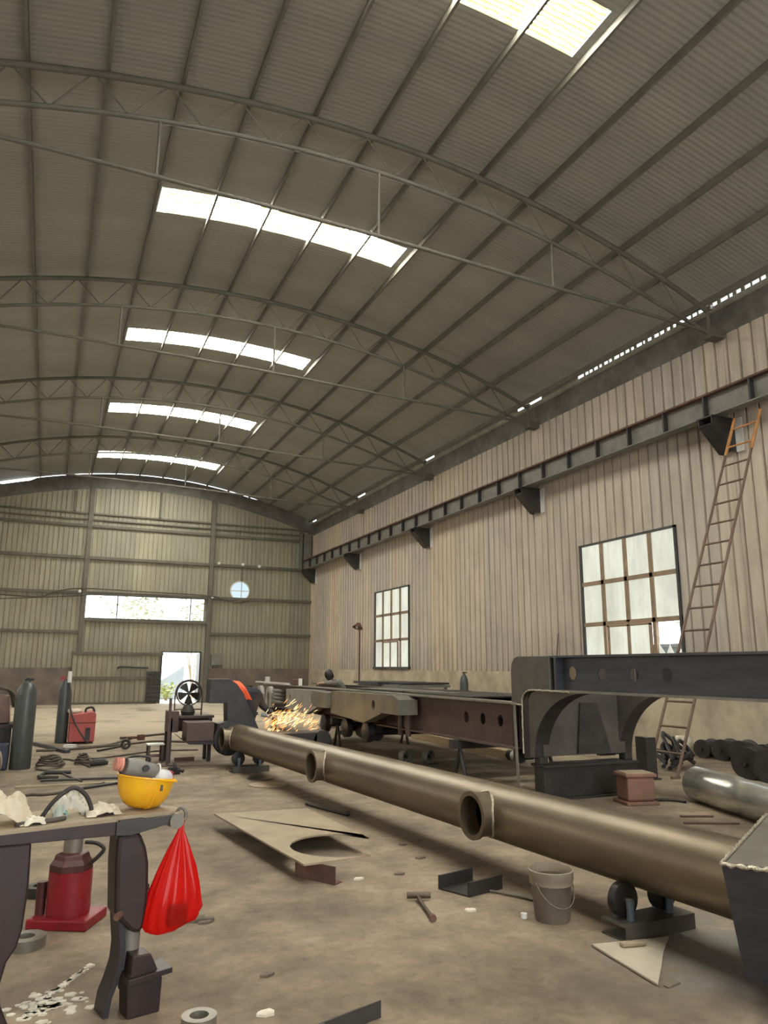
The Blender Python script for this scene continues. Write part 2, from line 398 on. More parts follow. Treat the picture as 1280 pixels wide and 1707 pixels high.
def corrugated(mb, axis, pos, out, a0, a1, z0, z1, pitch, depth, groove, ztop=None):
    """trapezoid-ribbed sheet; axis 'y': runs along Y at X=pos, 'x': runs along X at Y=pos; grooves go 'out'"""
    pts = []
    k0 = math.floor(a0/pitch)-1; k1 = math.ceil(a1/pitch)+1
    for k in range(k0, k1):
        b = k*pitch
        pts += [(b, 0), (b+pitch-groove, 0), (b+pitch-groove*.75, depth), (b+pitch-groove*.25, depth)]
    prof = []
    def at(a):
        for (p, d), (q, e) in zip(pts, pts[1:]):
            if p <= a <= q: return d+(e-d)*(a-p)/(q-p) if q > p else d
        return 0
    prof = [(a0, at(a0))]+[(p, d) for p, d in pts if a0 < p < a1]+[(a1, at(a1))]
    lo, hi = [], []
    for a, d in prof:
        zt = ztop(a) if ztop else z1
        if axis == 'y': lo.append(mb.bm.verts.new((pos+out*d, a, z0))); hi.append(mb.bm.verts.new((pos+out*d, a, zt)))
        else: lo.append(mb.bm.verts.new((a, pos+out*d, z0))); hi.append(mb.bm.verts.new((a, pos+out*d, zt)))
    for i in range(len(lo)-1): mb.bm.faces.new((lo[i], lo[i+1], hi[i+1], hi[i]))

# right wall: ribbed sheets around the windows, on a plastered base
RW = [(-1.3, 1.9), (11.88, 15.12), (25.08, 28.32)]
WZ0, WZ1 = 1.66, 4.72
mb = MB(); ys = [Y0]+[v for p in RW for v in p]+[Y1]
for k in range(len(ys)-1):
    if k % 2 == 0: corrugated(mb, 'y', XR, 1, ys[k], ys[k+1], 1.58, 8.43, .3, .055, .06)
    else:
        corrugated(mb, 'y', XR, 1, ys[k], ys[k+1], WZ1, 8.43, .3, .055, .06)
        corrugated(mb, 'y', XR, 1, ys[k], ys[k+1], 1.58, WZ0, .3, .055, .06)
structure('wall_right', mb, 'clad_right')
structure('trim_1', MB().bb(XR-.02, XR+.25, Y0, Y1, 0, 1.58), 'plaster')
# eave of the right wall: dark beam over the cladding, pale channel, and the chinks of daylight under the sheets
structure('trim_2', MB().bb(XR+.07, XR+.14, Y0, Y1, 8.38, 9.14), 'eavedark')
mb = MB(); mb.bb(XR-.02, XR+.07, Y0, Y1, 9.06, 9.15)
for a, b in ((14.8, 16.4), (17.6, 22.9), (23.9, 29.4), (30.4, 36.0)): mb.bb(XR-.06, XR-.03, a, b, 9.12, 9.215)
mb.bb(XR-.06, XR-.03, Y0, 8.2, 9.12, 9.215)
for k in range(34):
    yy = 8.25+k*.19+random.uniform(-.03, .03); mb.bb(XR-.06, XR-.03, yy, yy+random.choice((.04, .06, .09)), 9.12, 9.215)
structure('trim_3', mb, 'eavestrip')

mb = MB()
for y_ in BAYS: mb.bb(XR-.018, XR+.002, y_-.05, y_+.05, 1.6, 8.42)
structure('trim_7', mb, 'clad_right')
# left wall (beside the camera): solid, with unseen glowing windows added for fill light
LW = [(-1.3, 1.9), (5.4, 8.6), (11.9, 15.1), (18.4, 21.6), (25.1, 28.3), (31.5, 34.5)]
mb = MB(); ys = [Y0]+[v for p in LW for v in p]+[Y1]
for k in range(len(ys)-1):
    if k % 2 == 0: corrugated(mb, 'y', XL, -1, ys[k], ys[k+1], 0, 9.2, .3, .055, .06)
    else:
        corrugated(mb, 'y', XL, -1, ys[k], ys[k+1], WZ1, 9.2, .3, .055, .06); corrugated(mb, 'y', XL, -1, ys[k], ys[k+1], 0, WZ0, .3, .055, .06)
structure('wall_left', mb, 'clad_right')

# roof sheets with the skylight openings
mb = MB(); NX = 48
xs = sorted(set([XL-.1+(12.2-XL+.1)*k/NX for k in range(NX+1)]+[SKY_X[0], SKY_X[-1]]))
yb = [Y0-.2]+[v for p in SKY_Y for v in p]+[Y1-.02]
vv = {}
def rv(i, j):
    if (i, j) not in vv: vv[(i, j)] = mb.bm.verts.new((xs[i], yb[j], z_roof(xs[i])))
    return vv[(i, j)]
for i in range(len(xs)-1):
    xm = (xs[i]+xs[i+1])/2
    for j in range(len(yb)-1):
        if j % 2 == 1 and SKY_X[0] < xm < SKY_X[-1]: continue
        mb.bm.faces.new((rv(i, j), rv(i+1, j), rv(i+1, j+1), rv(i, j+1)))
structure('ceiling', mb, 'roof', smooth=40)
order = ['behind', 'overhead', 'cut off by the top edge', 'in the bay just beyond the nearest tie rod', 'second row seen from the camera end', 'third row, between the middle trusses', 'farthest row, just before the end gable']
sky_labels = ['long skylight of translucent panels over the camera end, out of view',
              'long skylight of translucent panels straight overhead, out of view',
              'bright translucent roof skylight nearest the camera, only its right end showing',
              'largest whole bright skylight, five panels behind the nearest tie rod',
              'second whole strip skylight, thin roof opening between the two nearest full arches',
              'third strip skylight of five panels, shorter than the second',
              'shortest and lowest strip skylight, nearest the end gable']
for n, (a, b) in enumerate(SKY_Y):
    t = Thing('skylight', sky_labels[n], 'skylight', (XC, (a+b)/2, z_roof(XC)), 'translucent skylight strips in the roof')
    for k in range(5):
        x0, x1 = SKY_X[k]+.015, SKY_X[k+1]-.015
        q = MB()
        for j in range(4):
            xa, xb = x0+(x1-x0)*j/4, x0+(x1-x0)*(j+1)/4
            q.prism([(a-.03, 0), (b+.03, 0), (b+.03, .02), (a-.03, .02)], (xa, 0, z_roof(xa)+.01), (0, 1, 0), (0, 0, 1), (xb-xa, 0, z_roof(xb)-z_roof(xa)), 1)
        t.part('skylight_panel', q, 'skylight')

# far gable: ribbed sheets up to a lower arch, a dark band above, the gate bay in the middle
YG = Y1
def z_low(x): return min(z_roof(x)-.72, 10.05-.8*drop(x))
C1, C2 = 1.29, 6.99
DX0, DX1, DZ = 4.95, 6.68, 2.32
SX0, SX1, SZ0, SZ1 = 1.38, 6.75, 3.85, 4.88
RX, RZ, RR = 8.48, 5.38, .47
mb = MB()
corrugated(mb, 'x', YG, 1, XL, C1, 1.6, 9, .21, .03, .05, z_low)
corrugated(mb, 'x', YG, 1, C1, SX0, 0, 9, .21, .03, .05, z_low)
corrugated(mb, 'x', YG, 1, SX0, SX1, SZ1, 9, .21, .03, .05, z_low)
corrugated(mb, 'x', YG, 1, SX0, SX1, DZ, SZ0, .21, .03, .05)
corrugated(mb, 'x', YG, 1, SX0, DX0, 0, DZ, .21, .03, .05)
corrugated(mb, 'x', YG, 1, SX1, C2, 0, 9, .21, .03, .05, z_low)
corrugated(mb, 'x', YG, 1, C2, RX-.55, 1.6, 9, .21, .03, .05, z_low)
corrugated(mb, 'x', YG, 1, RX-.55, RX+.55, 1.6, RZ-.55, .21, .03, .05)
corrugated(mb, 'x', YG, 1, RX-.55, RX+.55, RZ+.55, 9, .21, .03, .05, z_low)
corrugated(mb, 'x', YG, 1, RX+.55, XR+.1, 1.6, 9, .21, .03, .05, z_low)
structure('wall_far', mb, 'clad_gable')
mb = MB(); sq = [(-.56, -.56), (.56, -.56), (.56, .56), (-.56, .56)]
mb.prism(sq, (RX, YG-.005, RZ), (1, 0, 0), (0, 0, 1), (0, 1, 0), .01, [circle(0, 0, RR, 32)])
structure('trim_4', mb, 'clad_gable')
mb = MB(); mb.bb(XL, C1-.1, YG-.03, YG+.2, 0, 1.6).bb(C2+.1, XR+.1, YG-.03, YG+.2, 0, 1.6)
structure('trim_5', mb, 'brick')
# dark band between the sheets and the roof; a thin arc of daylight shows over it
mb = MB(); N = 60; A = []
for k in range(N+1):
    x = XL+(XR+.1-XL)*k/N
    top = z_roof(x)-(.026 if -1.2 < x < 9.2 else .0)
    if -2.75 < x < -1.35: top = z_roof(x)-.12
    A.append((x, z_low(x)-.02, top))
lo = [mb.bm.verts.new((x, YG-.02, a)) for x, a, b in A]; hi = [mb.bm.verts.new((x, YG-.02, b)) for x, a, b in A]
for k in range(N): mb.bm.faces.new((lo[k], lo[k+1], hi[k+1], hi[k]))
structure('trim_6', mb, 'eavedark', solid=.02)
# the translucent strip over the gate
strip = structure('window_1', MB().bb(SX0-.05, SX1+.05, YG-.03, YG+.03, SZ0-.06, SZ0).bb(SX0-.05, SX1+.05, YG-.03, YG+.03, SZ1, SZ1+.06)
          .bb(2.75, 2.79, YG-.02, YG+.02, SZ0, SZ1).bb(6.1, 6.14, YG-.02, YG+.02, SZ0, SZ1), 'darkline')
tag(strip, 'long low strip window over the gate with pale foliage behind it')
mb = MB(); corrugated(mb, 'x', YG+.05, 1, SX0, SX1, SZ0, SZ1, .21, .02, .05)
mb.build('pane', mat_clear('hazy_strip_glass', (.9, .9, .84), .45, .3), strip)
# round vent window with a white cross
t = structure('window_2', MB().ring((RX, YG-.02, RZ), (0, 1, 0), RR, .03, 40), 'white'); tag(t, 'round vent window with a white cross bar in the gable')
MB().prism(circle(0, 0, RR, 32), (RX, YG+.03, RZ), (1, 0, 0), (0, 0, 1), (0, 1, 0), .01).build('pane', 'roundglass', t)
MB().bb(RX-RR, RX+RR, YG-.005, YG+.02, RZ-.02, RZ+.03).bb(RX+.06, RX+.11, YG-.005, YG+.02, RZ-RR*.97, RZ+RR*.97).build('cross_bar', 'white', t)
# the open wicket door in the gate
dr = structure('door_1', MB().bb(DX0-.07, DX0, YG-.06, YG+.05, 0, DZ+.06).bb(DX1, DX1+.07, YG-.06, YG+.05, 0, DZ+.06).bb(DX0, DX1, YG-.06, YG+.05, DZ, DZ+.06), 'darksteel')
tag(dr, 'open wicket doorway blazing with daylight in the far gate')
MB().bb(DX1+.02, DX1+.06, YG+.06, YG+.95, .03, DZ).build('door_leaf', 'greysteel', dr)

# front wall behind the camera with the wide open entrance
mb = MB(); mb.bb(XL, -.3, Y0-.1, Y0, 0, 9.2).bb(8.3, XR+.1, Y0-.1, Y0, 0, 9.2).bb(-.3, 8.3, Y0-.1, Y0, 5.8, 10.8)
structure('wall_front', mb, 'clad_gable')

# windows of the right wall: dark outer frame, brown bars, frosted panes, an opening casement in the bottom row
def right_window(name, y0, y1, broken, label):
    f = MB(); X0, X1 = XR-.05, XR+.05
    f.bb(X0, X1, y0, y0+.06, WZ0, WZ1).bb(X0, X1, y1-.06, y1, WZ0, WZ1).bb(X0, X1, y0, y1, WZ1-.05, WZ1).bb(X0-.04, X1, y0-.05, y1+.05, WZ0-.05, WZ0+.04)
    o = structure(name, f, 'darkline'); tag(o, label)
    bars = MB(); w_ = (y1-y0)/4
    zs = [WZ0, WZ0+1.06, WZ0+2.06, WZ1]
    for k in (1, 2, 3): bars.bb(X0+.01, X1-.01, y0+w_*k-.05, y0+w_*k+.05, zs[1] if k == 2 else WZ0, WZ1)
    for z in zs[1:3]: bars.bb(X0+.01, X1-.01, y0, y1, z-.05, z+.05)
    bars.build('glazing_bars', 'mullion', o)
    cz = MB(); ya, yb_ = y0+w_+.06, y0+3*w_-.16
    cz.bb(X0-.05, X0+.01, ya, ya+.05, WZ0+.03, zs[1]-.06).bb(X0-.05, X0+.01, yb_-.05, yb_, WZ0+.03, zs[1]-.06).bb(X0-.05, X0+.01, ya, yb_, zs[1]-.1, zs[1]-.06)
    cz.bb(X0-.05, X0+.01, (ya+yb_)/2-.04, (ya+yb_)/2+.04, WZ0+.03, zs[1]-.06)
    c = cz.build('casement', 'mullion', o)
    MB().bb(X0-.02, X0-.015, ya+.05, yb_-.05, WZ0+.03, zs[1]-.1).build('pane', 'pane', c)
    p = MB()
    for k in range(4):
        for j in range(3):
            if j == 0 and (k in (1, 2) or (broken and k == 0)): continue
            p.bb(XR+.005, XR+.012, y0+w_*k+.04, y0+w_*(k+1)-.04, zs[j]+.03, zs[j+1]-.04)
    p.build('pane', 'pane', o)
    if broken:
        s = MB(); ya, yb2 = y0+.06, y0+w_-.05
        s.prism([(ya, WZ0+.04), (yb2, WZ0+.04), (yb2, WZ0+.55), (ya+.5, WZ0+.30), (ya+.38, WZ0+.52), (ya+.2, WZ0+.2), (ya+.08, WZ0+.42), (ya, WZ0+.3)], (XR+.005, 0, 0), (0, 1, 0), (0, 0, 1), (1, 0, 0), .006)
        s.prism([(ya, WZ0+1.0), (ya, WZ0+.75), (ya+.1, WZ0+.95), (ya+.25, WZ0+1.0)], (XR+.005, 0, 0), (0, 1, 0), (0, 0, 1), (1, 0, 0), .006)
        s.build('broken_pane', 'pane', o)
right_window('window_3', 11.88, 15.12, True, 'nearer wall window of twelve frosted panes with one broken corner')
right_window('window_4', 25.08, 28.32, False, 'farther narrow-looking wall window of twelve pale panes')
right_window('window_5', -1.3, 1.9, False, 'window of the right wall beside the camera, out of view')
for n, (a, b) in enumerate(LW):
    o = structure('window_%d' % (6+n), MB().bb(XL-.05, XL+.05, a, a+.06, WZ0, WZ1).bb(XL-.05, XL+.05, b-.06, b, WZ0, WZ1).bb(XL-.05, XL+.05, a, b, WZ0, WZ0+.06).bb(XL-.05, XL+.05, a, b, WZ1-.06, WZ1).bb(XL-.04, XL+.04, (a+b)/2-.04, (a+b)/2+.04, WZ0, WZ1).bb(XL-.04, XL+.04, a, b, 3.1, 3.18), 'darkline')
    MB().bb(XL-.01, XL, a+.06, b-.06, WZ0+.06, WZ1-.06).build('pane', 'pane_left', o)

# outdoors beyond the gable and the right wall
tag(structure('ground', MB().bb(-40, 60, Y1+.3, 90, -.35, -.02), 'ground'))
tag(structure('ground_side', MB().bb(XR+.5, 40, -10, Y1+.3, -.4, -.05), 'ground'))
single('yard_fence', 'grey fence outside, seen through the broken window corner', 'fence', MB().bb(17.0, 17.2, 8, 36, -.05, 2.3).bb(16.96, 17.24, 8, 36, 2.3, 2.4), mat('grey_fence', (.12, .14, .15), .8, 0, (.09, .10, .105), 1), (17.1, 22, -.05))
def shrub(c, r, n, label, seed):
    rnd = random.Random(seed); b = MB()
    for k in range(n):
        p = V(c)+V(rnd.gauss(0, r*.45), rnd.gauss(0, r*.35), rnd.gauss(0, r*.4))
        if p.z < .1: p.z = .1
        a = V(rnd.uniform(-1, 1), rnd.uniform(-1, 1), rnd.uniform(-1, 1)).normalized(); u, v = frame_of(a); q = rnd.uniform(.05, .13)
        vs = [b.bm.verts.new(p+u*q*x+v*q*.5*y_) for x, y_ in ((-1, 0), (0, 1), (1, 0), (0, -1))]; b.bm.faces.new(vs)
    t = Thing('shrub', label, 'shrub', (c[0], c[1], 0), 'shrubs in the yard')
    t.part('foliage', b, 'leaf')
    s = MB()
    for k in range(5):
        s.tube([(c[0]+rnd.uniform(-.1, .1), c[1], -.05), (c[0]+rnd.uniform(-.3, .3)*r, c[1], c[2]*.5), (c[0]+rnd.uniform(-.8, .8)*r, c[1], c[2]+r*.5)], [.04, .03, .01], 6)
    t.part('stem', s, 'wood')
shrub((4.2, 42.0, 4.6), 1.7, 500, 'tall pale green tree seen through the middle of the strip window', 3)
shrub((7.4, 42.5, 4.4), 1.3, 260, 'thin leafy tree seen at the right end of the strip window', 5)
shrub((5.7, 40.2, .45), .5, 160, 'low yellow green shrub outside the open doorway', 9)
single('slanted_sheet', 'grey blue triangular sheet leaning outside the open doorway', 'sheet',
       MB().prism([(5.4, .0), (6.75, 0), (6.75, 1.75), (5.4, .85)], (0, 41.5, -.02), (1, 0, 0), (0, 0, 1), (0, 1, 0), .25), 'tarp', (6.1, 41.5, -.02))

# ------------------------------------------------------------------ roof steel
pl = ['out of view at the left eave', 'third purlin left of the left frame edge', 'just outside the left frame edge',
      'leftmost visible roof purlin, running almost straight up the left edge', 'second roof purlin from the left frame edge',
      'third roof purlin from the left, passing left of all the skylights', 'roof purlin along the left ends of the skylights',
      'roof purlin over the first joint of the skylight panels', 'roof purlin just left of the ridge', 'roof purlin just right of the ridge',
      'roof purlin over the last joint of the skylight panels', 'roof purlin along the right ends of the skylights',
      'first roof purlin right of the skylights', 'second roof purlin right of the skylights', 'third roof purlin right of the skylights, near the eave',
      'lowest roof purlin along the right eave above the chinks of daylight']
PX = [XC+(k+.5)*1.078 for k in range(-8, 8)]
PX[-1] = 11.93
for k, x in enumerate(PX):
    a = -math.asin((x-XC)/RAD)*-1
    b = MB(); zc = (z_chord(x)+z_roof(x))/2+.02
    m = .055
    b.prism([(-.022, -.045), (.022, -.045), (.022, -.03), (-.010, -.03), (-.010, .075), (.022, .075), (.022, .09), (-.022, .09)], (x, Y0, zc), (1, 0, 0), (0, 0, 1), (0, 1, 0), Y1-Y0-.1)
    if k in (0, 1, 2): continue
    single('roof_purlin', 'brown steel '+pl[k] if not pl[k].startswith('left') else 'brown steel purlin, '+pl[k], 'purlin', b, 'purlin', (x, Y0, zc), 'roof purlins')
tl = ['nearest bowed roof truss, its tie rod passing across the largest whole skylight',
      'second bowed roof truss, arching just above the second strip skylight',
      'third bowed roof truss, between the second and third strip skylights',
      'farthest bowed roof truss, arching just above the shortest skylight']
for n, Y in enumerate(BAYS):
    t = Thing('roof_truss', tl[n], 'roof truss', (XR-.1, Y, 8.4), 'bowed roof trusses')
    xa, xb = XL+.25, 11.9
    def bot(x):
        e = min(1, (12.2-x)/1.6); e = max(e, 0); e = min(e, max(0, (x-XL)/1.6))
        return z_chord(x)-.64*(.75+.25*e)
    N = 40
    top = [(xa+(xb-xa)*k/N, Y, z_chord(xa+(xb-xa)*k/N)) for k in range(N+1)]
    low = [(xa-.1+(12.12-xa+.1)*k/N, Y, bot(xa-.1+(12.12-xa+.1)*k/N)) for k in range(N+1)]
    t.part('top_chord', MB().tube([(p[0], p[1], p[2]) for p in top], .052, 8), 'truss', smooth=60)
    t.part('bottom_chord', MB().tube(low, .04, 8), 'truss', smooth=60)
    tp = [(XL+.1, 8.50), (-3, 8.70), (-1, 8.77), (1, 8.77), (4.4, 8.73), (8, 8.60), (XR-.05, 8.47)]
    def tie(x):
        for (a, c), (b, d) in zip(tp, tp[1:]):
            if a <= x <= b: return c+(d-c)*(x-a)/(b-a)
        return 8.5
    t.part('tie_rod', MB().tube(smooth_path([(x, Y, z) for x, z in tp], 4), .034, 8), 'truss', smooth=60)
    for x in (-2.75, .85, 4.45, 8.0):
        t.part('hanger', MB().cyl((x, Y, tie(x)), (x, Y, bot(x)), .024, seg=8), 'truss', smooth=60)
    xk = PX[0]-.4; k = 0
    step = .539
    x = XL+.6
    while x < 11.6:
        x2 = min(x+step, 11.85)
        p, q = ((x, Y, bot(x)), (x2, Y, z_chord(x2))) if k % 2 == 0 else ((x, Y, z_chord(x)), (x2, Y, bot(x2)))
        t.part('web_bar', MB().cyl(p, q, .0125, seg=6), 'truss')
        x = x2; k += 1
    t.part('end_post', MB().cyl((11.9, Y, 8.5), (11.9, Y, z_chord(11.9)), .035, seg=8), 'truss')
    t.part('seat_plate', MB().bb(11.85, XR-.005, Y-.13, Y+.13, 8.33, 8.52), 'truss', bevel=.01)
    t.part('node_plate', MB().bb(11.87, 11.93, Y-.11, Y+.02, 8.93, 9.03), 'galv', label='bright galvanised gusset')

# ------------------------------------------------------------------ gable posts, girts, gate, cables
def gable_bar(name, label, cat, x0, x1, z, h, d, m='truss', y=YG-.03, group=None):
    return single(name, label, cat, MB().bb(x0, x1, y-d, y, z-h/2, z+h/2), m, ((x0+x1)/2, y, z-h/2), group)
single('gable_post', 'dark steel post of the end gable left of the gate and strip window', 'post', MB().bb(C1-.1, C1+.1, YG-.2, YG-.01, 0, 10.0), 'truss', (C1, YG-.1, 0), 'tall gable posts')
single('gable_post', 'dark steel post of the end gable right of the gate and strip window', 'post', MB().bb(C2-.1, C2+.1, YG-.2, YG-.01, 0, 9.85), 'truss', (C2, YG-.1, 0), 'tall gable posts')
single('gable_post', 'short dark post high in the gable between the two tall posts', 'post', MB().bb(4.38, 4.46, YG-.12, YG-.01, 8.74, 10.0), 'truss', (4.42, YG-.05, 8.74), 'short gable posts')
single('gable_post', 'short dark post high in the gable left of the left tall post', 'post', MB().bb(.52, .6, YG-.12, YG-.01, 8.74, 9.7), 'truss', (.56, YG-.05, 8.74), 'short gable posts')
single('corner_post', 'grey steel post in the far right corner under the eave', 'post', MB().bb(11.5, 11.6, YG-.2, YG-.01, 6.62, 8.6).bb(11.7, 12.1, YG-.2, YG-.01, 6.62, 8.5), 'greysteel', (11.7, YG-.1, 6.62))
gl = [(8.68, .07, 'topmost of the three closely spaced rails across the gable'), (8.40, .06, 'middle of the three closely spaced rails across the gable'),
      (8.10, .12, 'thickest lower rail of the three close together across the gable')]
for z, h, lb in gl: gable_bar('gable_girt', 'dark steel girt, '+lb, 'girt', XL, XR, z, h, .08, group='girts across the gable')
for z, lb in ((6.60, 'dark steel girt crossing the gable midway between strip window and upper rails'), (4.97, 'dark steel girt crossing the gable at the top edge of the strip window')):
    gable_bar('gable_girt', lb, 'girt', XL, XR, z, .13, .1, group='girts across the gable')
gable_bar('gable_girt', 'low dark girt on the gable left of the gate', 'girt', XL, C1-.1, 3.2, .12, .1, group='girts across the gable')
gable_bar('gable_girt', 'low dark girt on the gable between the gate and the right corner', 'girt', C2+.1, XR, 3.24, .12, .1, group='girts across the gable')
gable_bar('gable_girt', 'dark girt directly under the strip window', 'girt', C1+.1, C2-.1, 3.76, .13, .1, group='girts across the gable')
g = Thing('sliding_gate', 'grimy ribbed sliding gate left of the bright open doorway', 'gate', (3, YG-.1, 0))
mb = MB(); corrugated(mb, 'x', YG-.26, 1, 1.05, 4.75, .06, 2.2, .21, .03, .05); g.part('gate_sheet', mb, 'clad_gable', solid=.01)
g.part('top_rail', MB().bb(.95, 4.95, YG-.34, YG-.22, 2.18, 2.3), 'truss')
g.part('middle_rail', MB().bb(1.1, 4.3, YG-.33, YG-.26, 1.08, 1.22), 'truss')
g.part('bottom_rail', MB().bb(1.05, 4.75, YG-.32, YG-.22, .0, .1), 'truss')
mb = MB()
for k in range(7): mb.bb(4.25, 4.85, YG-.42, YG-.27, .12+k*.2, .25+k*.2)
g.part('slatted_guard', mb, 'darksteel')
g.part('latch_bar', MB().tube([(2.95, YG-.33, 1.6), (3.1, YG-.35, 1.66), (4.3, YG-.35, 1.62)], .05, 6), 'darksteel')
single('switch_box', 'small grey box on the gable wall right of the doorway', 'box', MB().bb(7.2, 7.75, YG-.22, YG-.032, 1.75, 2.25), 'greysteel', (7.5, YG-.1, 1.75), bevel=.01)
single('gable_cable', 'slack cable slung along the gable girt to the round vent', 'cable',
       MB().tube(smooth_path([(-2.4, YG-.2, 4.75), (-.6, YG-.2, 4.7), (.2, YG-.2, 5.0), (1.29, YG-.26, 5.15), (4, YG-.2, 5.12), (6.9, YG-.26, 5.05), (7.6, YG-.2, 4.9), (8.4, YG-.16, 4.8), (8.9, YG-.15, 4.86)]), .03, 6), 'cable', (4, YG-.2, 4.7))
single('gable_cable', 'second cable dipping just below the gable girt over the strip window', 'cable',
       MB().tube(smooth_path([(-2.4, YG-.32, 4.52), (.8, YG-.32, 4.78), (2.5, YG-.32, 4.98), (4.2, YG-.32, 4.94), (6.9, YG-.32, 4.91)]), .025, 6), 'cable', (2, YG-.17, 4.6))
single('vent_rod', 'thin rod hanging down to the round vent window', 'rod', MB().cyl((8.52, YG-.1, 6.55), (8.5, YG-.1, 5.86), .03, seg=8), 'truss', (8.5, YG-.1, 5.86))
for x, z, lb in ((7.34, 6.68, 'small white knob on the girt up left of the round vent'), (8.54, 6.69, 'small white knob on the girt right above the round vent'),
                 (9.38, 6.64, 'small white knob on the girt up right of the round vent'), (1.09, 5.02, 'small white knob at the left gable post over the strip window'),
                 (7.1, 5.0, 'small white knob at the right gable post over the strip window')):
    single('white_knob', lb, 'white_knob', MB().lathe([(.03, 0), (.075, .02), (.075, .05), (.05, .07), (.075, .09), (.06, .13), (.02, .14)], (x, YG-.12, z), (0, -1, 0), 12), 'white', (x, YG-.12, z), 'small white knobs on the gable', smooth=50)  # plain white knobs at the small pale spots on the gable

# ------------------------------------------------------------------ crane runway on the right wall
t = Thing('crane_rail', 'long crane runway girder with a rusty top flange along the right wall', 'girder', (11.75, 14, 6.55))
RB, RT = 6.60, 7.02; GX = 11.72
t.part('web', MB().bb(GX-.012, GX+.012, 3, YG-.3, RB, RT), 'greysteel')
t.part('top_flange', MB().bb(GX-.14, GX+.14, 3, YG-.3, RT, RT+.03).bb(GX-.035, GX+.035, 3, YG-.3, RT+.03, RT+.09), 'rust')
t.part('bottom_flange', MB().bb(GX-.12, GX+.12, 3, YG-.3, RB-.025, RB), 'greysteel')
y = 7.0
for k in range(27):
    yy = 10.35+(k-3)*1.09
    t.part('stiffener', MB().bb(GX-.125, GX-.012, yy-.02, yy+.02, RB, RT), 'darksteel')
bl = ['dark triangular crane bracket behind the top of the ladder', 'dark triangular crane bracket second from the ladder', 'dark triangular crane bracket above the gap right of the far window',
      'dark triangular crane bracket left of and above the far window', 'dark crane bracket tucked into the far corner']
for n, Y in enumerate((10.3, 16.85, 23.5, 30.2, 36.2)):
    b = Thing('crane_bracket', bl[n], 'bracket', (XR-.02, Y, 5.95), 'crane runway brackets')
    poly = [(11.55, 6.565), (XR-.02, 6.565), (XR-.02, 5.9), (12.05, 5.9), (11.55, 6.40)]
    for s in (-.17, .15): b.part('side_plate', MB().prism(poly, (0, Y+s, 0), (1, 0, 0), (0, 0, 1), (0, 1, 0), .02), 'darksteel')
    b.part('slope_plate', MB().prism([(11.55, 6.40), (12.05, 5.9), (12.06, 5.92), (11.56, 6.42)], (0, Y-.15, 0), (1, 0, 0), (0, 0, 1), (0, 1, 0), .3), 'darksteel')
    b.part('wall_plate', MB().bb(XR-.04, XR-.015, Y-.34, Y-.17, 5.88, 6.56), 'white', label='metal wall plate, its reflection painted white')  # white colour stands in for the reflection on the metal plate
    b.part('top_plate', MB().bb(11.53, XR-.02, Y-.2, Y+.2, 6.545, 6.572), 'darksteel')

# ------------------------------------------------------------------ ladder against the right wall
t = Thing('ladder', 'tall rusty steel ladder with an orange top leaning on the right wall', 'ladder', (9.03, 9.47, 0))
B0, T0 = V(9.03, 9.17, 0.0), V(11.86, 9.28, 6.45); B1, T1 = V(9.03, 9.78, 0.0), V(11.86, 9.86, 6.45)
f = .875
for a, b in ((B0, T0), (B1, T1)):
    t.part('stile', MB().cyl(a, a.lerp(b, f), .024, seg=10), 'ladder_rust', smooth=60)
    t.part('top_stile', MB().cyl(a.lerp(b, f), b, .030, seg=10), 'ladder_orange', smooth=60, label='orange painted top section')
for k in range(16):
    u_ = .055+k*.0605
    t.part('rung', MB().cyl(B0.lerp(T0, u_), B1.lerp(T1, u_), .018, seg=8), 'ladder_orange' if u_ > .86 else 'ladder_rust', smooth=60)
for p in (B0, B1): t.part('foot', MB().box((p.x-.03, p.y, .02), (.16, .05, .04)), 'ladder_rust')

# ------------------------------------------------------------------ pipe assembly
PA = math.radians(-3.747); PD = V(math.sin(PA), math.cos(PA), 0); PN = V(math.cos(PA), -math.sin(PA), 0)
def pax(Y): return V(3.63+(Y-5)*math.tan(PA), Y, .475)
PR = .221
t = Thing('pipe_manifold', 'long bronze coloured steel pipe with three flanged side outlets on rollers', 'pipe', (3.6, 8, 0))
pipe_o = t.part('pipe', MB().lathe([(PR-.016, 0), (PR, 0), (PR, (pax(13.3)-pax(2.95)).length), (PR-.016, (pax(13.3)-pax(2.95)).length)], pax(2.95), PD, 64, loop=True), 'pipe')
def cut(o, cutters):
    """subtract the cutter solids from o and keep the plain mesh"""
    tmp = []
    for mb_ in cutters:
        c_ = mb_.build('cutter', 'pipe', t.o, t.loc); d_ = o.modifiers.new('cut', 'BOOLEAN'); d_.operation = 'DIFFERENCE'; d_.object = c_; d_.solver = 'EXACT'; tmp.append(c_)
    bpy.context.view_layer.update()
    me = bpy.data.meshes.new_from_object(o.evaluated_get(bpy.context.evaluated_depsgraph_get()))
    o.modifiers.clear(); o.data = me
    for c_ in tmp: bpy.data.objects.remove(c_)
    for p_ in me.polygons: p_.use_smooth = True
    try: me.set_sharp_from_angle(angle=math.radians(35))
    except Exception: pass
cut(pipe_o, [MB().cyl(pax(Y), pax(Y)-PN*.4, .150, seg=44) for Y in (5.62, 9.05, 13.0)])
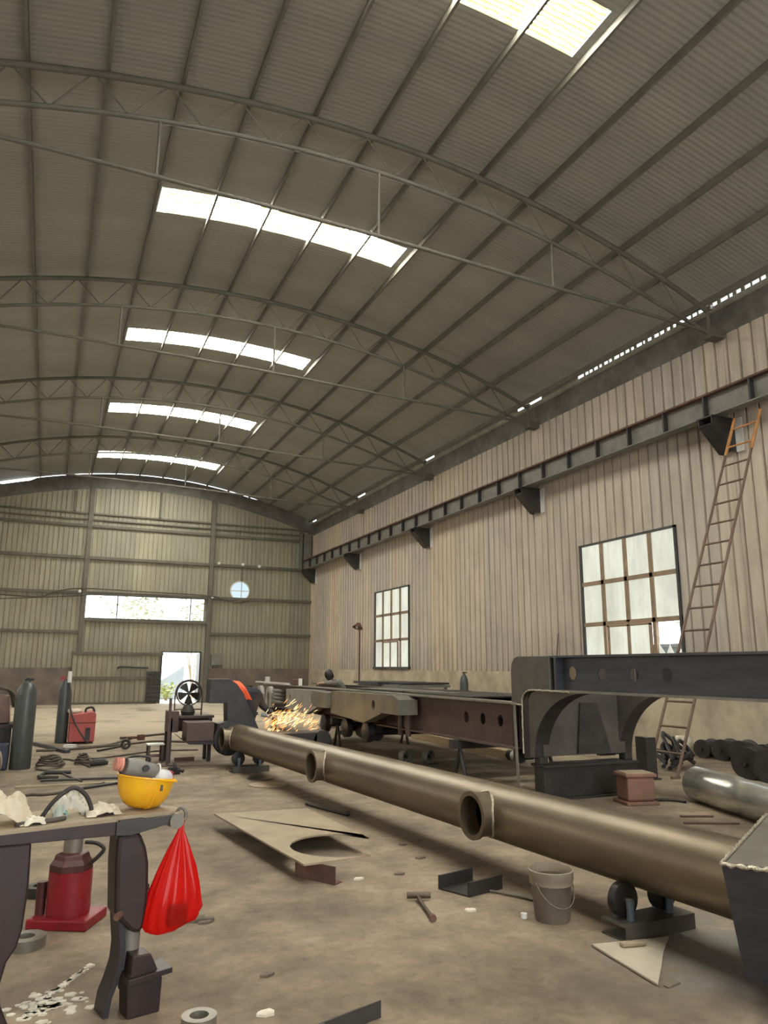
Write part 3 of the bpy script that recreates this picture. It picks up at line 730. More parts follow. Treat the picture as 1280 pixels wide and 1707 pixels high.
for Y in (5.62, 9.05, 13.0):
    c = pax(Y); e = c-PN*.300
    prof = [(.152, -.14), (.170, -.14), (.170, -.01), (.188, -.01), (.188, .018), (.152, .018)]
    st = t.part('outlet_stub', MB().lathe(prof, e, -PN, 44, loop=True), 'pipe', smooth=35)
    # saddle weld between stub and pipe
    wv = []
    for k in range(44):
        a = 2*PI*k/44; rr = .176; y_, z_ = rr*math.cos(a), rr*math.sin(a)
        wv.append(c+PD*y_+V(0, 0, z_)-PN*(math.sqrt(max(PR*PR-z_*z_, 0))+.004+.003*math.sin(k*5.1)))
    t.part('weld_seam', MB().tube(wv, .011, 6, loop=True), 'weld', parent=st, smooth=60)
# flared end box at the near end
tl_, tr_ = V(3.10, 2.90, .72), V(4.42, 3.72, .72)
ux = (tr_-tl_).normalized(); uy = V(ux.y, -ux.x, 0)
if uy.y > 0: uy = -uy
def EB(a, b, z): p = tl_+ux*a+uy*b; return V(p.x, p.y, z)
Wd = (tr_-tl_).length
b = MB()
rg = [[EB(0, 0, .72), EB(Wd, 0, .72), EB(Wd, .9, .72), EB(0, .9, .72)], [EB(.36, 0, .10), EB(Wd-.36, 0, .10), EB(Wd-.36, .9, .10), EB(.36, .9, .10)]]
b.rings(rg); eb = t.part('end_box', b, 'bluesteel', label='blue-black flared box welded on the near end')
wb = MB()
for p, q in ((EB(0, 0, .72), EB(Wd, 0, .72)), (EB(0, 0, .72), EB(0, .9, .72))):
    pts = [p.lerp(q, k/40)+V(0, 0, .004*math.sin(k*2.3)) for k in range(41)]
    wb.tube(pts, [.011+.004*math.sin(k*3.7) for k in range(41)], 6)
t.part('weld_seam', wb, 'weld', parent=eb, smooth=60)
t.part('top_skin', MB().prism([(.02, .02), (Wd-.02, .02), (Wd-.02, .88), (.02, .88)], EB(0, 0, .722), ux, uy, (0, 0, 1), .006), 'plategrey', parent=eb)
# tall end frame at the far end
ep = [(2.62, 1.45), (2.97, 1.45), (3.10, 1.36), (3.22, 1.20), (3.36, .92), (3.52, .59), (3.60, .36), (3.52, .25), (2.95, .20), (2.80, .40), (2.78, .70), (2.95, .72), (2.93, 1.04), (2.62, 1.04)]
t.part('end_frame', MB().prism(ep, (0, 13.32, 0), (1, 0, 0), (0, 0, 1), (0, 1, 0), .30), 'blacksteel', bevel=.008)
t.part('end_flange', MB().lathe([(.01, -.03), (.27, -.03), (.29, 0), (.29, .08), (.01, .08)], (2.98, 13.22, .46), (0, 1, 0), 36), 'blacksteel', smooth=40)
t.part('cross_arm', MB().bb(2.24, 2.70, 13.15, 13.62, .43, .74), 'brownsteel', bevel=.012, label='brown box arm')
t.part('arm_cradle', MB().prism([(2.08, .55), (2.30, .38), (2.95, .36), (2.95, .44), (2.24, .43)], (0, 13.2, 0), (1, 0, 0), (0, 0, 1), (0, 1, 0), .4), 'blacksteel')

def roller_stand(label, Y):
    c = pax(Y)
    t = Thing('roller_stand', label, 'roller stand', (c.x, Y, 0), 'roller stands under the long pipe')
    def at(a, b_, z): p = c+PN*a+PD*b_; return V(p.x, p.y, z)
    b = MB()
    o = at(-.30, -.11, 0)
    prof = [(0, 0), (.22, 0), (.22, .095), (0, .095)]
    b.prism([(0, 0), (.22, 0), (.22, .012), (.012, .012), (.012, .083), (.22, .083), (.22, .095), (0, .095)], at(-.29, -.12, 0), PD, (0, 0, 1), PN, .60)
    t.part('base_channel', b, 'browngrey')
    for s in (-1, 1):
        wc = at(s*.175, .02, .205)
        wl = t.part('wheel', MB().lathe([(.02, -.035), (.085, -.035), (.104, -.028), (.104, .028), (.085, .035), (.02, .035)], wc, PD, 32, loop=True), 'blacksteel', smooth=40)
        t.part('axle', MB().cyl(wc-PD*.075, wc+PD*.075, .02, seg=12), 'galv', parent=wl)
        fk = MB()
        for q in (-.06, .06): p = wc+PD*q; fk.tube([V(p.x, p.y, .094), V(p.x, p.y, .15), p+V(0, 0, .01)], [.026, .024, .03], 10)
        t.part('fork', fk, 'bluepaint', smooth=60)
    return t
roller_stand('roller stand with blue forks under the near end of the long pipe', 4.10)
roller_stand('small roller stand under the far end of the long pipe', 12.45)

# ------------------------------------------------------------------ trailer chassis with raised gooseneck
t = Thing('trailer_chassis', 'long welded steel trailer chassis with a raised blue-black gooseneck at right', 'trailer chassis', (6.6, 12, 0))
def ibeam(x, y0, y1, z0, z1, wide, holes, tw=.016, tf=.025):
    b = MB()
    b.prism([(y0, z0), (y1, z0), (y1, z1), (y0, z1)], (x-tw/2, 0, 0), (0, 1, 0), (0, 0, 1), (1, 0, 0), tw, holes)
    return b
for x, lab in ((5.92, 'red-brown primed web'), (7.4, None)):
    w_ = t.part('main_beam', ibeam(x, 8.75, 21.6, .62, 1.18, .28, [circle(yy, .93, .075, 16, .085) for yy in (9.25, 9.72, 10.2)]), 'brownsteel', label=lab)
    t.part('top_flange', MB().bb(x-.13, x+.13, 8.75, 21.6, 1.18, 1.205), 'plategrey' if lab else 'darksteel', parent=w_)
    t.part('bottom_flange', MB().bb(x-.13, x+.13, 8.75, 21.6, .595, .62), 'brownsteel', parent=w_)
# gooseneck: two raised beams, drop plates, arched gussets
for x in (6.0, 7.4):
    hs = [circle(yy, 1.59, .075, 18) for yy in (7.15, 6.62, 6.12)]
    g_ = t.part('gooseneck_beam', ibeam(x, 4.0, 8.05, 1.39, 1.79, .3, hs), 'bluesteel', label='blue-black raised beam')
    t.part('top_flange', MB().bb(x-.12, x+.12, 4.0, 8.75, 1.79, 1.815), 'bluesteel', parent=g_)
    t.part('bottom_flange', MB().bb(x-.12, x+.12, 4.0, 8.2, 1.365, 1.39), 'plategrey', parent=g_)
    t.part('stiffener', MB().bb(x-.12, x+.0, 7.88, 7.92, 1.39, 1.79), 'bluesteel', parent=g_)
    # rounded end plate and drop leg
    q = [(8.0, 1.815), (8.70, 1.815), (8.80, 1.79), (8.86, 1.72), (8.88, 1.62), (8.88, 1.18), (8.62, 1.18), (8.58, 1.30), (8.45, 1.37), (8.0, 1.37)]
    t.part('end_plate', MB().prism(q, (x-.135, 0, 0), (0, 1, 0), (0, 0, 1), (1, 0, 0), .27), 'browngrey', bevel=.01)
    t.part('drop_leg', MB().prism([(8.50, .50), (8.62, .50), (8.62, 1.2), (8.5, 1.33)], (x-.13, 0, 0), (0, 1, 0), (0, 0, 1), (1, 0, 0), .26), 'blacksteel')
    t.part('rear_strip', MB().bb(x-.13, x+.13, 8.78, 8.88, .45, 1.2), 'blacksteel')
    arch = [(8.50, .52)]
    for k in range(15):
        a = PI/2*k/14; arch.append((7.32+1.10*math.cos(a), .52+.845*math.sin(a)))
    arch += [(8.3, 1.365), (8.42, 1.34), (8.50, 1.25)]
    t.part('arch_gusset', MB().prism(arch, (x-.125, 0, 0), (0, 1, 0), (0, 0, 1), (1, 0, 0), .02), 'browngrey')
    af = MB(); rr = []
    for k in range(21):
        a = PI/2*k/20; y_, z_ = 7.32+1.10*math.cos(a), .52+.845*math.sin(a)
        rr.append([V(x-.11, y_, z_), V(x+.11, y_, z_), V(x+.11, y_+.012*math.cos(a), z_+.012*math.sin(a)), V(x-.11, y_+.012*math.cos(a), z_+.012*math.sin(a))])
    af.rings(rr); t.part('arch_flange', af, 'darksteel', smooth=40)
    t.part('leg_foot', MB().bb(x-.06, x+.06, 8.36, 8.5, .437, .53), 'darksteel', bevel=.01)
wv = [V(5.86, 8.62, .55), V(5.86, 8.62, 1.15), V(5.86, 8.60, 1.28), V(5.86, 8.47, 1.365), V(5.86, 8.2, 1.375), V(5.86, 7.6, 1.372)]
wv = smooth_path(wv, 8)
t.part('weld_seam', MB().tube([p+V(0, .004*math.sin(i*2.9), .004*math.cos(i*3.7)) for i, p in enumerate(wv)], .012, 6), 'weld', smooth=60)
wv = [V(5.865, 8.62, 1.175), V(5.865, 8.88, 1.18)]
t.part('weld_seam', MB().tube(wv, .013, 6), 'weld')
t.part('cross_plate', MB().bb(6.02, 7.38, 8.40, 8.42, .53, 1.34), 'browngrey', label='grey transverse plate')
t.part('cross_rib', MB().prism([(6.55, .55), (7.1, .55), (6.9, 1.2), (6.62, 1.2)], (0, 8.36, 0), (1, 0, 0), (0, 0, 1), (0, 1, 0), .03), 'darksteel')
t.part('chalk_mark', MB().prism(circle(7.68, 1.60, .07, 9, .085), (5.985, 0, 0), (0, 1, 0), (0, 0, 1), (1, 0, 0), .004), 'platetan', label='round tan patch of bare metal')
# side boxes
def side(poly, holes, m, x0, x1, lab=None):
    return t.part('side_box', MB().prism(poly, (x0, 0, 0), (0, 1, 0), (0, 0, 1), (1, 0, 0), x1-x0, holes), m, label=lab)
GP = mat('olive_grey_plate', (.175, .165, .13), .55, .25, (.12, .11, .088), 2)
GL = mat('light_grey_plate', (.33, .315, .285), .55, .2, (.25, .235, .21), 2)
side([(12.65, 1.18), (15.25, 1.17), (15.25, .72), (13.45, .64), (12.65, .84)], [circle(12.98, .98, .075, 14, .095)], GP, 5.56, 5.80, 'olive grey v-bottomed side box')
side([(16.25, 1.16), (18.55, 1.13), (18.5, .66), (16.95, .6), (16.2, .78)], [circle(16.5, .96, .07, 14, .1), circle(18.2, .92, .07, 14, .1)], GL, 5.56, 5.80, 'light grey v-bottomed side box')
side([(11.75, 1.12), (12.0, 1.19), (12.62, 1.19), (12.62, .87), (11.75, .87)], [], GP, 5.50, 5.86)
side([(15.28, 1.13), (16.18, 1.15), (16.18, .82), (15.28, .82)], [], GP, 5.45, 5.80)
for y_ in (20.0, 21.0):
    b = MB(); n_ = 14; pts = [(y_-.28, .62)]+[(y_-.28*math.cos(PI*k/n_), .88+.28*math.sin(PI*k/n_)) for k in range(n_+1)]+[(y_+.28, .62), (y_+.12, .62)]+[(y_+.12*math.cos(PI*k/n_), .88+.14*math.sin(PI*k/n_)) for k in range(n_+1)]+[(y_-.12, .62)]
    t.part('spring_hanger', MB().prism(pts, (5.5, 0, 0), (0, 1, 0), (0, 0, 1), (1, 0, 0), .1), GL)
for k in range(4): t.part('coil_spring', MB().ring((5.6, 19.3, .78+k*.09), (.15, 0, 1), .15, .04, 20), 'greysteel')
t.part('pale_rail', MB().bb(5.6, 5.7, 18.7, 21.8, 1.23, 1.265), 'pale', label='pale rail along the top at the far end')
t.part('rail_clamp', MB().bb(5.60, 5.70, 20.6, 20.75, 1.27, 1.40), 'pale')
for y_ in (13.6, 14.7, 16.0): 
    ax = t.part('axle', MB().cyl((5.7, y_, .46), (7.6, y_, .46), .075, seg=14), 'blacksteel', smooth=60)
    t.part('hub', MB().lathe([(.02, 0), (.19, 0), (.19, .12), (.10, .16), (.02, .16)], (5.78, y_, .46), (-1, 0, 0), 24), 'blacksteel', parent=ax, smooth=40)
    t.part('axle_hanger', MB().bb(5.84, 6.0, y_-.09, y_+.09, .46, .6), 'blacksteel', parent=ax)
t.part('underframe', MB().bb(6.1, 7.3, 13.0, 15.2, .56, .9).bb(6.0, 7.3, 15.95, 17.6, .56, .9), 'blacksteel')
for y_ in (14.15,): t.part('air_tank', MB().cyl((5.98, y_-.42, .40), (5.98, y_+.42, .40), .13, seg=20), 'blacksteel', smooth=40)
for y_ in (12.3, 12.0): t.part('air_pipe', MB().cyl((5.8, y_, .5), (5.8, y_, .87), .05, seg=10), 'brownsteel')
for y_ in (9.6, 11.4, 13.2, 15.0, 16.7): t.part('crossmember', MB().bb(5.95, 7.38, y_-.06, y_+.06, .95, 1.17), 'darksteel')

single('support_block', 'dark steel beam block on the floor under the gooseneck leg', 'block',
       MB().bb(5.95, 7.5, 8.28, 8.60, .40, .436).bb(5.97, 7.5, 8.33, 8.55, .03, .40).bb(5.95, 7.5, 8.28, 8.60, 0, .03), 'darksteel', (6.7, 8.4, 0), bevel=.006)
def trestle(y, label):
    s = Thing('steel_trestle', label, 'trestle', (6.65, y, 0), 'trestles under the trailer')
    s.part('top_bar', MB().bb(5.7, 7.6, y-.07, y+.07, .46, .594), 'darksteel')
    for x in (5.85, 7.45):
        s.part('leg', MB().cyl((x, y, .46), (x, y-.18, 0), .03, seg=8), 'darksteel'); s.part('leg', MB().cyl((x, y, .46), (x, y+.18, 0), .03, seg=8), 'darksteel')
trestle(15.6, 'dark trestle under the trailer between the two grey side boxes')
trestle(10.3, 'dark trestle under the trailer at the start of the brown beam')
trestle(20.6, 'dark trestle under the far end of the trailer beside the grinding sparks')
single('leaning_strip', 'thin grey steel strip leaning against the trailer leg', 'strip', MB().prism([(0, 0), (.05, 0), (.05, 1.18), (0, 1.18)], (5.78, 8.62, 0), (0, 1, 0), V(.05, .12, 1).normalized(), (1, 0, 0), .012), 'plategrey', (5.78, 8.62, 0))
# plates lying on the trailer
for x0, x1, y0, y1, z, lab in ((6.0, 7.5, 10.2, 12.6, 1.207, 'dark steel plate lying on the trailer just left of the gooseneck'),
                              (6.1, 7.6, 12.9, 15.6, 1.207, 'long dark steel plate lying midway along the trailer')):
    single('steel_plate', lab, 'steel plate', MB().bb(x0, x1, y0, y1, z, z+.02), 'darksteel', ((x0+x1)/2, (y0+y1)/2, z), 'plates lying on the trailer')
single('steel_plate', 'pale narrow steel strip on top of the trailer plates', 'steel plate', MB().box((6.3, 13.1, 1.238), (.35, 3.2, .02), .06), 'plategrey', (6.3, 13.1, 1.228), 'plates lying on the trailer')
s = Thing('plate_stack', 'dark sheets stacked on a rack behind the trailer below the far window', 'sheet stack', (9.5, 20.5, 0))
for k, (x, y_) in enumerate(((9.4, 20.8), (9.7, 19.6))): s.part('sheet', MB().box((x, y_, 1.20+k*.0+.03), (1.5, 1.9-.6*k, .07-.02*k)), 'darksteel')
s.part('rack_top', MB().bb(8.8, 10.4, 18.8, 21.7, 1.12, 1.195), 'greysteel')
for x in (8.9, 10.3):
    for y_ in (18.9, 21.6): s.part('leg', MB().bb(x-.04, x+.04, y_-.04, y_+.04, 0, 1.12), 'greysteel')
single('timber_baulk', 'long pale timber lying on the floor behind the trailer beam', 'timber', MB().prism([(-.08, 0), (.08, 0), (.08, .16), (-.08, .16)], (8.0, 12.3, 0), (1, 0, 0), (0, 0, 1), V(.07, 1, 0), 4.6), 'wood', (8.1, 14.5, 0), bevel=.01)
b = Thing('brake_chamber', 'dark cylinder with white end lying past the timber end', 'cylinder', (7.95, 11.9, 0))
b.part('body', MB().cyl((7.98, 12.2, .09), (7.95, 11.75, .09), .09, seg=16), 'blacksteel', smooth=50)
b.part('cap', MB().cyl((7.96, 12.02, .09), (7.955, 11.9, .09), .094, seg=16), 'white', smooth=50)

# gas bottles by the right wall, pole lamp
def gas_cylinder(x, y, r, h, label, valve, m='cyl'):
    t = Thing('gas_cylinder', label, 'gas cylinder', (x, y, 0), 'gas cylinders')
    t.part('body', MB().lathe([(.01, 0), (r*.96, 0), (r, .02), (r, h*.80), (r*.92, h*.86), (r*.6, h*.93), (r*.3, h*.955), (r*.28, h*.97), (.01, h*.97)], (x, y, 0), seg=28), m, smooth=40)
    t.part('valve', MB().cyl((x, y, h*.965), (x, y, h), r*.16, seg=10).cyl((x-.05, y, h*.985), (x+.09, y, h*.985), r*.12, seg=8), valve)
    return t
gas_cylinder(10.5, 18.2, .12, 1.56, 'slim dark gas cylinder standing behind the trailer near the right wall', 'darksteel')
t = Thing('pole_lamp', 'thin rusty pole with a brown hood lamp left of the far window', 'pole lamp', (11.5, 28.3, 0))
t.part('pole', MB().cyl((11.5, 28.3, 0), (11.5, 28.3, 3.35), .035, seg=10), 'rust', smooth=60)
t.part('hood', MB().lathe([(.02, .22), (.08, .20), (.22, 0), (.21, 0), (.07, .18), (.02, .2)], (11.45, 28.4, 3.25), (.35, .2, 1), 20), 'rust', smooth=40)
t.part('foot_plate', MB().bb(11.35, 11.65, 28.15, 28.45, 0, .02), 'rust')
t.part('bulb', MB().ball((11.42, 28.4, 3.28), .06, 10), 'white', smooth=60)
single('steel_stub', 'short dark upright steel stub behind the gooseneck with a bright top edge', 'steel stub', MB().bb(8.55, 8.65, 9.25, 9.5, 0, .62).bb(8.45, 8.75, 9.2, 9.55, 0, .02).bb(8.5, 8.7, 9.22, 9.26, .02, .62), 'darksteel', (8.6, 9.4, 0))
single('wall_bar', 'slim dark bar leaning on the right wall between the two windows', 'bar', MB().cyl((11.8, 16.05, 0), (XR-.03, 16.15, 2.55), .035, .01, 8), 'rust', (11.8, 16.05, 0))
b = MB()
for k in range(9):
    b.tube(smooth_path([(9.75+random.uniform(-.3, .3), 9.9+random.uniform(-.2, .2), .05+.02*k), (9.95+random.uniform(-.3, .3), 10.2+random.uniform(-.3, .3), .15+.05*k), (10.1+random.uniform(-.2, .3), 10.1, .06+.02*k)], 4), .035, 6)
single('scrap_bundle', 'dark heap of bent scrap strips behind the ladder foot', 'scrap', b, 'blacksteel', (9.95, 10.1, 0))

# ------------------------------------------------------------------ right side floor: wrapped bucket, rollers, galvanised pipe, spool
single('wrapped_roll', 'white wrapped roll at the left end of the row of dark rollers', 'roll', MB().lathe([(.01, 0), (.17, 0), (.18, .05), (.175, .28), (.15, .36), (.01, .36)], (11.62, 11.55, 0), seg=20), 'whitecloth', (11.62, 11.55, 0), smooth=50)
rl = [(11.75, 11.1, .17, 'leftmost dark flanged roller by the wall, beside the white roll'), (11.75, 10.65, .19, 'second dark flanged roller along the wall base'), (11.7, 10.2, .20, 'third dark flanged roller along the wall base'),
      (11.7, 9.7, .19, 'fourth dark flanged roller along the wall base, at the frame edge'), (10.15, 8.72, .24, 'large dark roller in front of the wall row'), (10.05, 8.22, .25, 'large dark roller cut off by the right frame edge')]
for x, y_, r, lab in rl:
    q = Thing('track_roller', lab, 'roller', (x, y_, 0), 'dark flanged rollers by the right wall')
    ax = V(1, .25, 0).normalized(); c = V(x, y_, r)
    q.part('drum', MB().lathe([(.03, -.20), (r, -.20), (r, -.15), (r*.78, -.13), (r*.78, .13), (r, .15), (r, .20), (.03, .20)], c, ax, 28, loop=True), 'darksteel', smooth=35)
    q.part('shaft', MB().cyl(c-ax*.27, c+ax*.27, .035, seg=12), 'darksteel', smooth=60)
ga, gb = V(7.78, 7.55, .215), V(6.95, 5.0, .215); gd = (gb-ga).normalized()
t = Thing('galvanised_drum', 'shiny galvanised steel pipe lying on the floor at the right edge', 'pipe', (7.6, 6.8, 0))
t.part('shell', MB().lathe([(.185, 0), (.212, 0), (.214, .9), (.205, .92), (.205, 1.25), (.214, 1.27), (.214, 2.6), (.185, 2.6)], ga, gd, 48, loop=True), 'galv', smooth=30)
t.part('inner_disc', MB().lathe([(.01, .03), (.186, .03), (.186, .05), (.01, .05)], ga, gd, 36), 'darksteel')
t = Thing('steel_spool', 'square reddish brown steel spool on the floor right of the dark block', 'spool', (6.93, 7.75, 0), rz=math.radians(-14), local=True)
t.part('core', MB().bb(-.185, .185, -.16, .16, .045, .33), 'copper', bevel=.03)
t.part('base_flange', MB().bb(-.22, .22, -.19, .19, 0, .045), 'copper', bevel=.012)
t.part('top_flange', MB().bb(-.21, .21, -.18, .18, .33, .37), 'copper', bevel=.012)
t.part('lid', MB().bb(-.17, .20, -.12, .17, .37, .378), 'platetan')
single('short_hose', 'short black hose curling right of the square spool', 'hose', MB().tube(smooth_path([(7.25, 7.75, .02), (7.38, 7.72, .02), (7.48, 7.62, .015), (7.5, 7.5, .015)]), .018, 8), 'rubber', (7.5, 7.6, 0), smooth=60)
for a, b_, lab in (((6.5, 6.55), (7.05, 6.3), 'longer thin rusty rod on the floor left of the galvanised pipe'), ((6.75, 6.85), (7.1, 6.7), 'short thin rusty rod on the floor by the galvanised pipe')):
    single('steel_rod', lab, 'rod', MB().cyl((*a, .012), (*b_, .012), .012, seg=8), 'rust', (*a, 0), 'thin rods on the floor at right')

# ------------------------------------------------------------------ open floor: cut plate, channel, hammer, bucket, triangle
pt = [(1.74, 8.28), (2.74, 8.2), (2.80, 6.62)]
cx, cy, cr = 2.47, 6.46, .44
for k in range(19):
    a = math.radians(38+k*13.6); pt.append((cx+cr*math.cos(a)*1.0, cy+cr*math.sin(a)))
pt += [(2.36, 5.99), (1.97, 5.95)]
single('cut_plate', 'large dusty steel plate with a round bite cut from its near corner', 'steel plate', MB().prism(pt, (0, 0, .135), (1, 0, 0), (0, 1, 0), (0, 0, 1), .014), 'platetan', (2.2, 7, .135))
single('angle_iron', 'rusty angle iron propping the near corner of the cut plate', 'angle iron',
       MB().prism([(0, 0), (.10, 0), (.10, .008), (.008, .008), (.008, .134), (0, .134)], (1.98, 6.2, 0), V(.8, .6, 0), (0, 0, 1), V(.50, -.86, 0), .42), 'rust', (2.1, 6.1, 0))
single('timber_prop', 'dark block propping the far side of the cut plate', 'block', MB().bb(2.05, 2.6, 7.5, 7.62, 0, .134), 'rust', (2.3, 7.56, 0))
b = MB().prism([(0, 0), (.30, 0), (.30, .10), (.285, .10), (.285, .012), (.015, .012), (.015, .10), (0, .10)], (2.99, 5.16, 0), V(-.14, .36, 0).normalized(), (0, 0, 1), V(.93, .25, 0).normalized(), .36)
single('channel_offcut', 'short u-shaped steel channel offcut on the floor', 'channel', b, 'darksteel', (3.1, 5.3, 0))
t = Thing('hammer', 'rusty hammer lying on the floor left of the bucket', 'hammer', (2.58, 5.0, 0))
t.part('handle', MB().tube([(2.61, 5.25, .03), (2.56, 5.05, .022), (2.50, 4.80, .02)], [.014, .012, .015], 10), 'hammersteel', smooth=60)
t.part('head', MB().cyl((2.54, 5.28, .035), (2.70, 5.22, .035), .023, seg=14), 'hammersteel', smooth=50)
t.part('butt', MB().cyl((2.505, 4.815, .022), (2.495, 4.785, .022), .024, seg=10), 'rust')
bx, by = 3.26, 4.52
t = Thing('bucket', 'dirty dark plastic bucket with a pale rim under the long pipe', 'bucket', (bx, by, 0))
t.part('body', MB().lathe([(.01, 0), (.112, 0), (.118, .015), (.136, .27), (.131, .27), (.112, .02), (.01, .02)], (bx, by, 0), seg=36), 'bucket', smooth=40)
t.part('rim', MB().lathe([(.134, .225), (.145, .23), (.146, .262), (.150, .268), (.151, .315), (.143, .318), (.137, .30), (.134, .26)], (bx, by, 0), seg=40, loop=True), 'bucketrim', smooth=40)
hp = [(bx-.146*math.cos(a)*.98-.0, by-.03-.11*math.sin(a), .25-.15*math.sin(a)) for a in [PI*k/16 for k in range(17)]]
t.part('handle', MB().tube(hp, .004, 6), 'galv', smooth=60)
t.part('contents', MB().lathe([(.01, .20), (.125, .20), (.125, .205), (.01, .215)], (bx, by, 0), seg=24), 'debris')
t = MB().prism([(3.17, 4.01), (3.70, 3.925), (3.50, 3.76), (3.33, 3.60), (3.11, 3.40)], (0, 0, .006), (1, 0, 0), (0, 1, 0), (0, 0, 1), .010)
single('triangle_plate', 'pale grey triangular steel plate on the floor below the roller stand', 'steel plate', t, 'triplate', (3.4, 3.8, .006))
single('small_bar', 'short pale steel bar lying on the triangular plate', 'bar', MB().box((3.38, 3.885, .030), (.16, .045, .026), -.2), 'platetan', (3.38, 3.885, .017), bevel=.008)
single('wood_chip', 'dark chip under the near tip of the triangular plate', 'chip', MB().box((3.20, 3.39, .004), (.11, .03, .008), .2), 'debris', (3.2, 3.39, 0))
single('channel_piece', 'dark steel channel standing on the floor at the bottom edge', 'channel', MB().prism([(0, 0), (.14, 0), (.14, .006), (.006, .006), (.006, .075), (0, .075)], (1.30, 3.56, 0), V(-.28, .96, 0), (0, 0, 1), V(.92, .30, 0).normalized(), .34), 'darksteel', (1.5, 3.6, 0))
def flat_ring(x, y_, r0, r1, h, label, m='plategrey'):
    return single('steel_ring', label, 'ring', MB().lathe([(r0, 0), (r1, 0), (r1, h), (r0, h)], (x, y_, 0), seg=32, loop=True), m, (x, y_, 0), 'loose steel rings', smooth=40)
flat_ring(.80, 3.92, .045, .082, .05, 'steel ring on the floor at the bottom edge of the view')
flat_ring(.03, 5.36, .05, .115, .06, 'steel ring on the floor beside the red jack')
flat_ring(.10, 6.45, .05, .10, .07, 'steel ring half hidden behind the red jack', 'darksteel')
single('floor_disc', 'round steel disc flat on the floor below the far roller stand', 'disc', MB().cyl((3.05, 10.95, 0), (3.05, 10.95, .012), .27, seg=32), 'platetan', (3.05, 10.95, 0), smooth=40)
single('floor_disc', 'smaller dark disc on the floor just behind the pale disc', 'disc', MB().cyl((3.12, 11.6, 0), (3.12, 11.6, .012), .2, seg=32), 'darksteel', (3.12, 11.6, 0), smooth=40)
t = Thing('steel_rod', 'thin dark rod with a knob end on the floor beyond the cut plate', 'rod', (3.15, 8.7, 0))
t.part('shaft', MB().cyl((3.05, 9.18, .02), (3.27, 8.36, .02), .016, seg=10), 'blacksteel', smooth=60)
t.part('knob', MB().ball((3.27, 8.35, .03), .03, 12), 'blacksteel', smooth=60)
def caster(x, y_, label):
    q = Thing('dolly_wheel', label, 'wheel', (x, y_, 0), 'spoked wheels on the floor behind the pipe')
    ax = V(.45, -.9, 0).normalized(); c = V(x, y_, .125)
    q.part('rim', MB().lathe([(.095, -.05), (.122, -.05), (.122, .05), (.095, .05)], c, ax, 28, loop=True), 'greysteel', smooth=40)
    sp = MB()
    u_ = V(ax.y, -ax.x, 0)
    for k in range(5):
        a = 2*PI*k/5; d = u_*math.cos(a)+V(0, 0, 1)*math.sin(a); sp.cyl(c+d*.025, c+d*.10, .013, seg=6)
    q.part('spokes', sp, 'darksteel'); q.part('hub', MB().cyl(c-ax*.055, c+ax*.055, .03, seg=12), 'darksteel', smooth=60)
    q.part('axle_foot', MB().bb(x-.02, x+.14, y_-.14, y_-.06, 0, .02), 'darksteel')
caster(5.95, 12.45, 'left one of two spoked wheels on the floor behind the pipe')
caster(6.32, 12.25, 'right one of two spoked wheels on the floor behind the pipe')

# ------------------------------------------------------------------ the bench in front, with the things on it
TR = math.radians(13.09); TO = V(-.128, 4.002, 0); TU = V(math.cos(TR), math.sin(TR), 0); TN = V(-math.sin(TR), math.cos(TR), 0)
def TT(s_, d_, z_): p = TO+TU*s_+TN*d_; return V(p.x, p.y, z_)
TZ = .918
t = Thing('workbench', 'dark brown steel workbench on flared legs in the left foreground', 'workbench', TO, rz=TR, local=True)
t.part('top_plate', MB().prism([(-.6, 0), (.53, 0), (.54, .012), (.835, .012), (.885, .10), (.81, .27), (.69, .40), (-.6, .44)], (0, 0, TZ-.022), (1, 0, 0), (0, 1, 0), (0, 0, 1), .022), 'platetan', bevel=.003)
t.part('front_apron', MB().prism([(-.6, .843), (.0, .85), (.535, .833), (.535, .898), (-.6, .898)], (0, 0, 0), (1, 0, 0), (0, 0, 1), (0, 1, 0), .02), 'tableleg', bevel=.003)
t.part('corner_apron', MB().prism([(.525, .833), (.60, .826), (.81, .862), (.81, .9), (.525, .896)], (0, -.012, 0), (1, 0, 0), (0, 0, 1), (0, 1, 0), .02), 'darksteel', bevel=.003)
t.part('shelf_plate', MB().bb(.54, .66, -.012, .01, .896, .903), 'darksteel')
lg = [(-.25, .845), (.150, .845), (.156, .653), (.146, .47), (.128, .40), (.092, .345), (.072, .25), (.085, .17), (.135, .06), (.15, 0), (-.25, 0)]
t.part('leg', MB().prism(lg, (0, .03, 0), (1, 0, 0), (0, 0, 1), (0, 1, 0), .16), 'tableleg', bevel=.012)
rlg = [(.549, .826), (.665, .826), (.700, .75), (.717, .678), (.724, .56), (.722, .47), (.712, .386), (.689, .35), (.640, .375), (.594, .422), (.562, .468), (.547, .70)]
l2 = t.part('leg', MB().prism(rlg, (0, .02, 0), (1, 0, 0), (0, 0, 1), (0, 1, 0), .15), 'tableleg', bevel=.02)
t.part('curved_strut', MB().rings([[V(a, .05, z), V(a+.028, .05, z), V(a+.028, .19, z), V(a, .19, z)] for a, z in ((.585, .47), (.594, .40), (.607, .30), (.603, .22), (.580, .14), (.556, .08), (.545, 0))]), 'blacksteel', parent=l2, smooth=40)
t.part('stub_pipe', MB().cyl((.673, .10, .10), (.673, .10, .42), .045, seg=24), 'greysteel', parent=l2, smooth=50)
t.part('rear_tab', MB().bb(.715, .735, .05, .13, .54, .57), 'blacksteel', parent=l2)
t.part('bolt', MB().cyl((.555, -.015, .46), (.59, .03, .46), .016, seg=12), 'rust', parent=l2)
t.part('foot_box', MB().prism([(.635, 0), (.795, 0), (.80, .15), (.775, .19), (.735, .27), (.645, .275), (.64, .19), (.625, .16)], (0, -.03, 0), (1, 0, 0), (0, 0, 1), (0, 1, 0), .12), 'tableleg', bevel=.006)
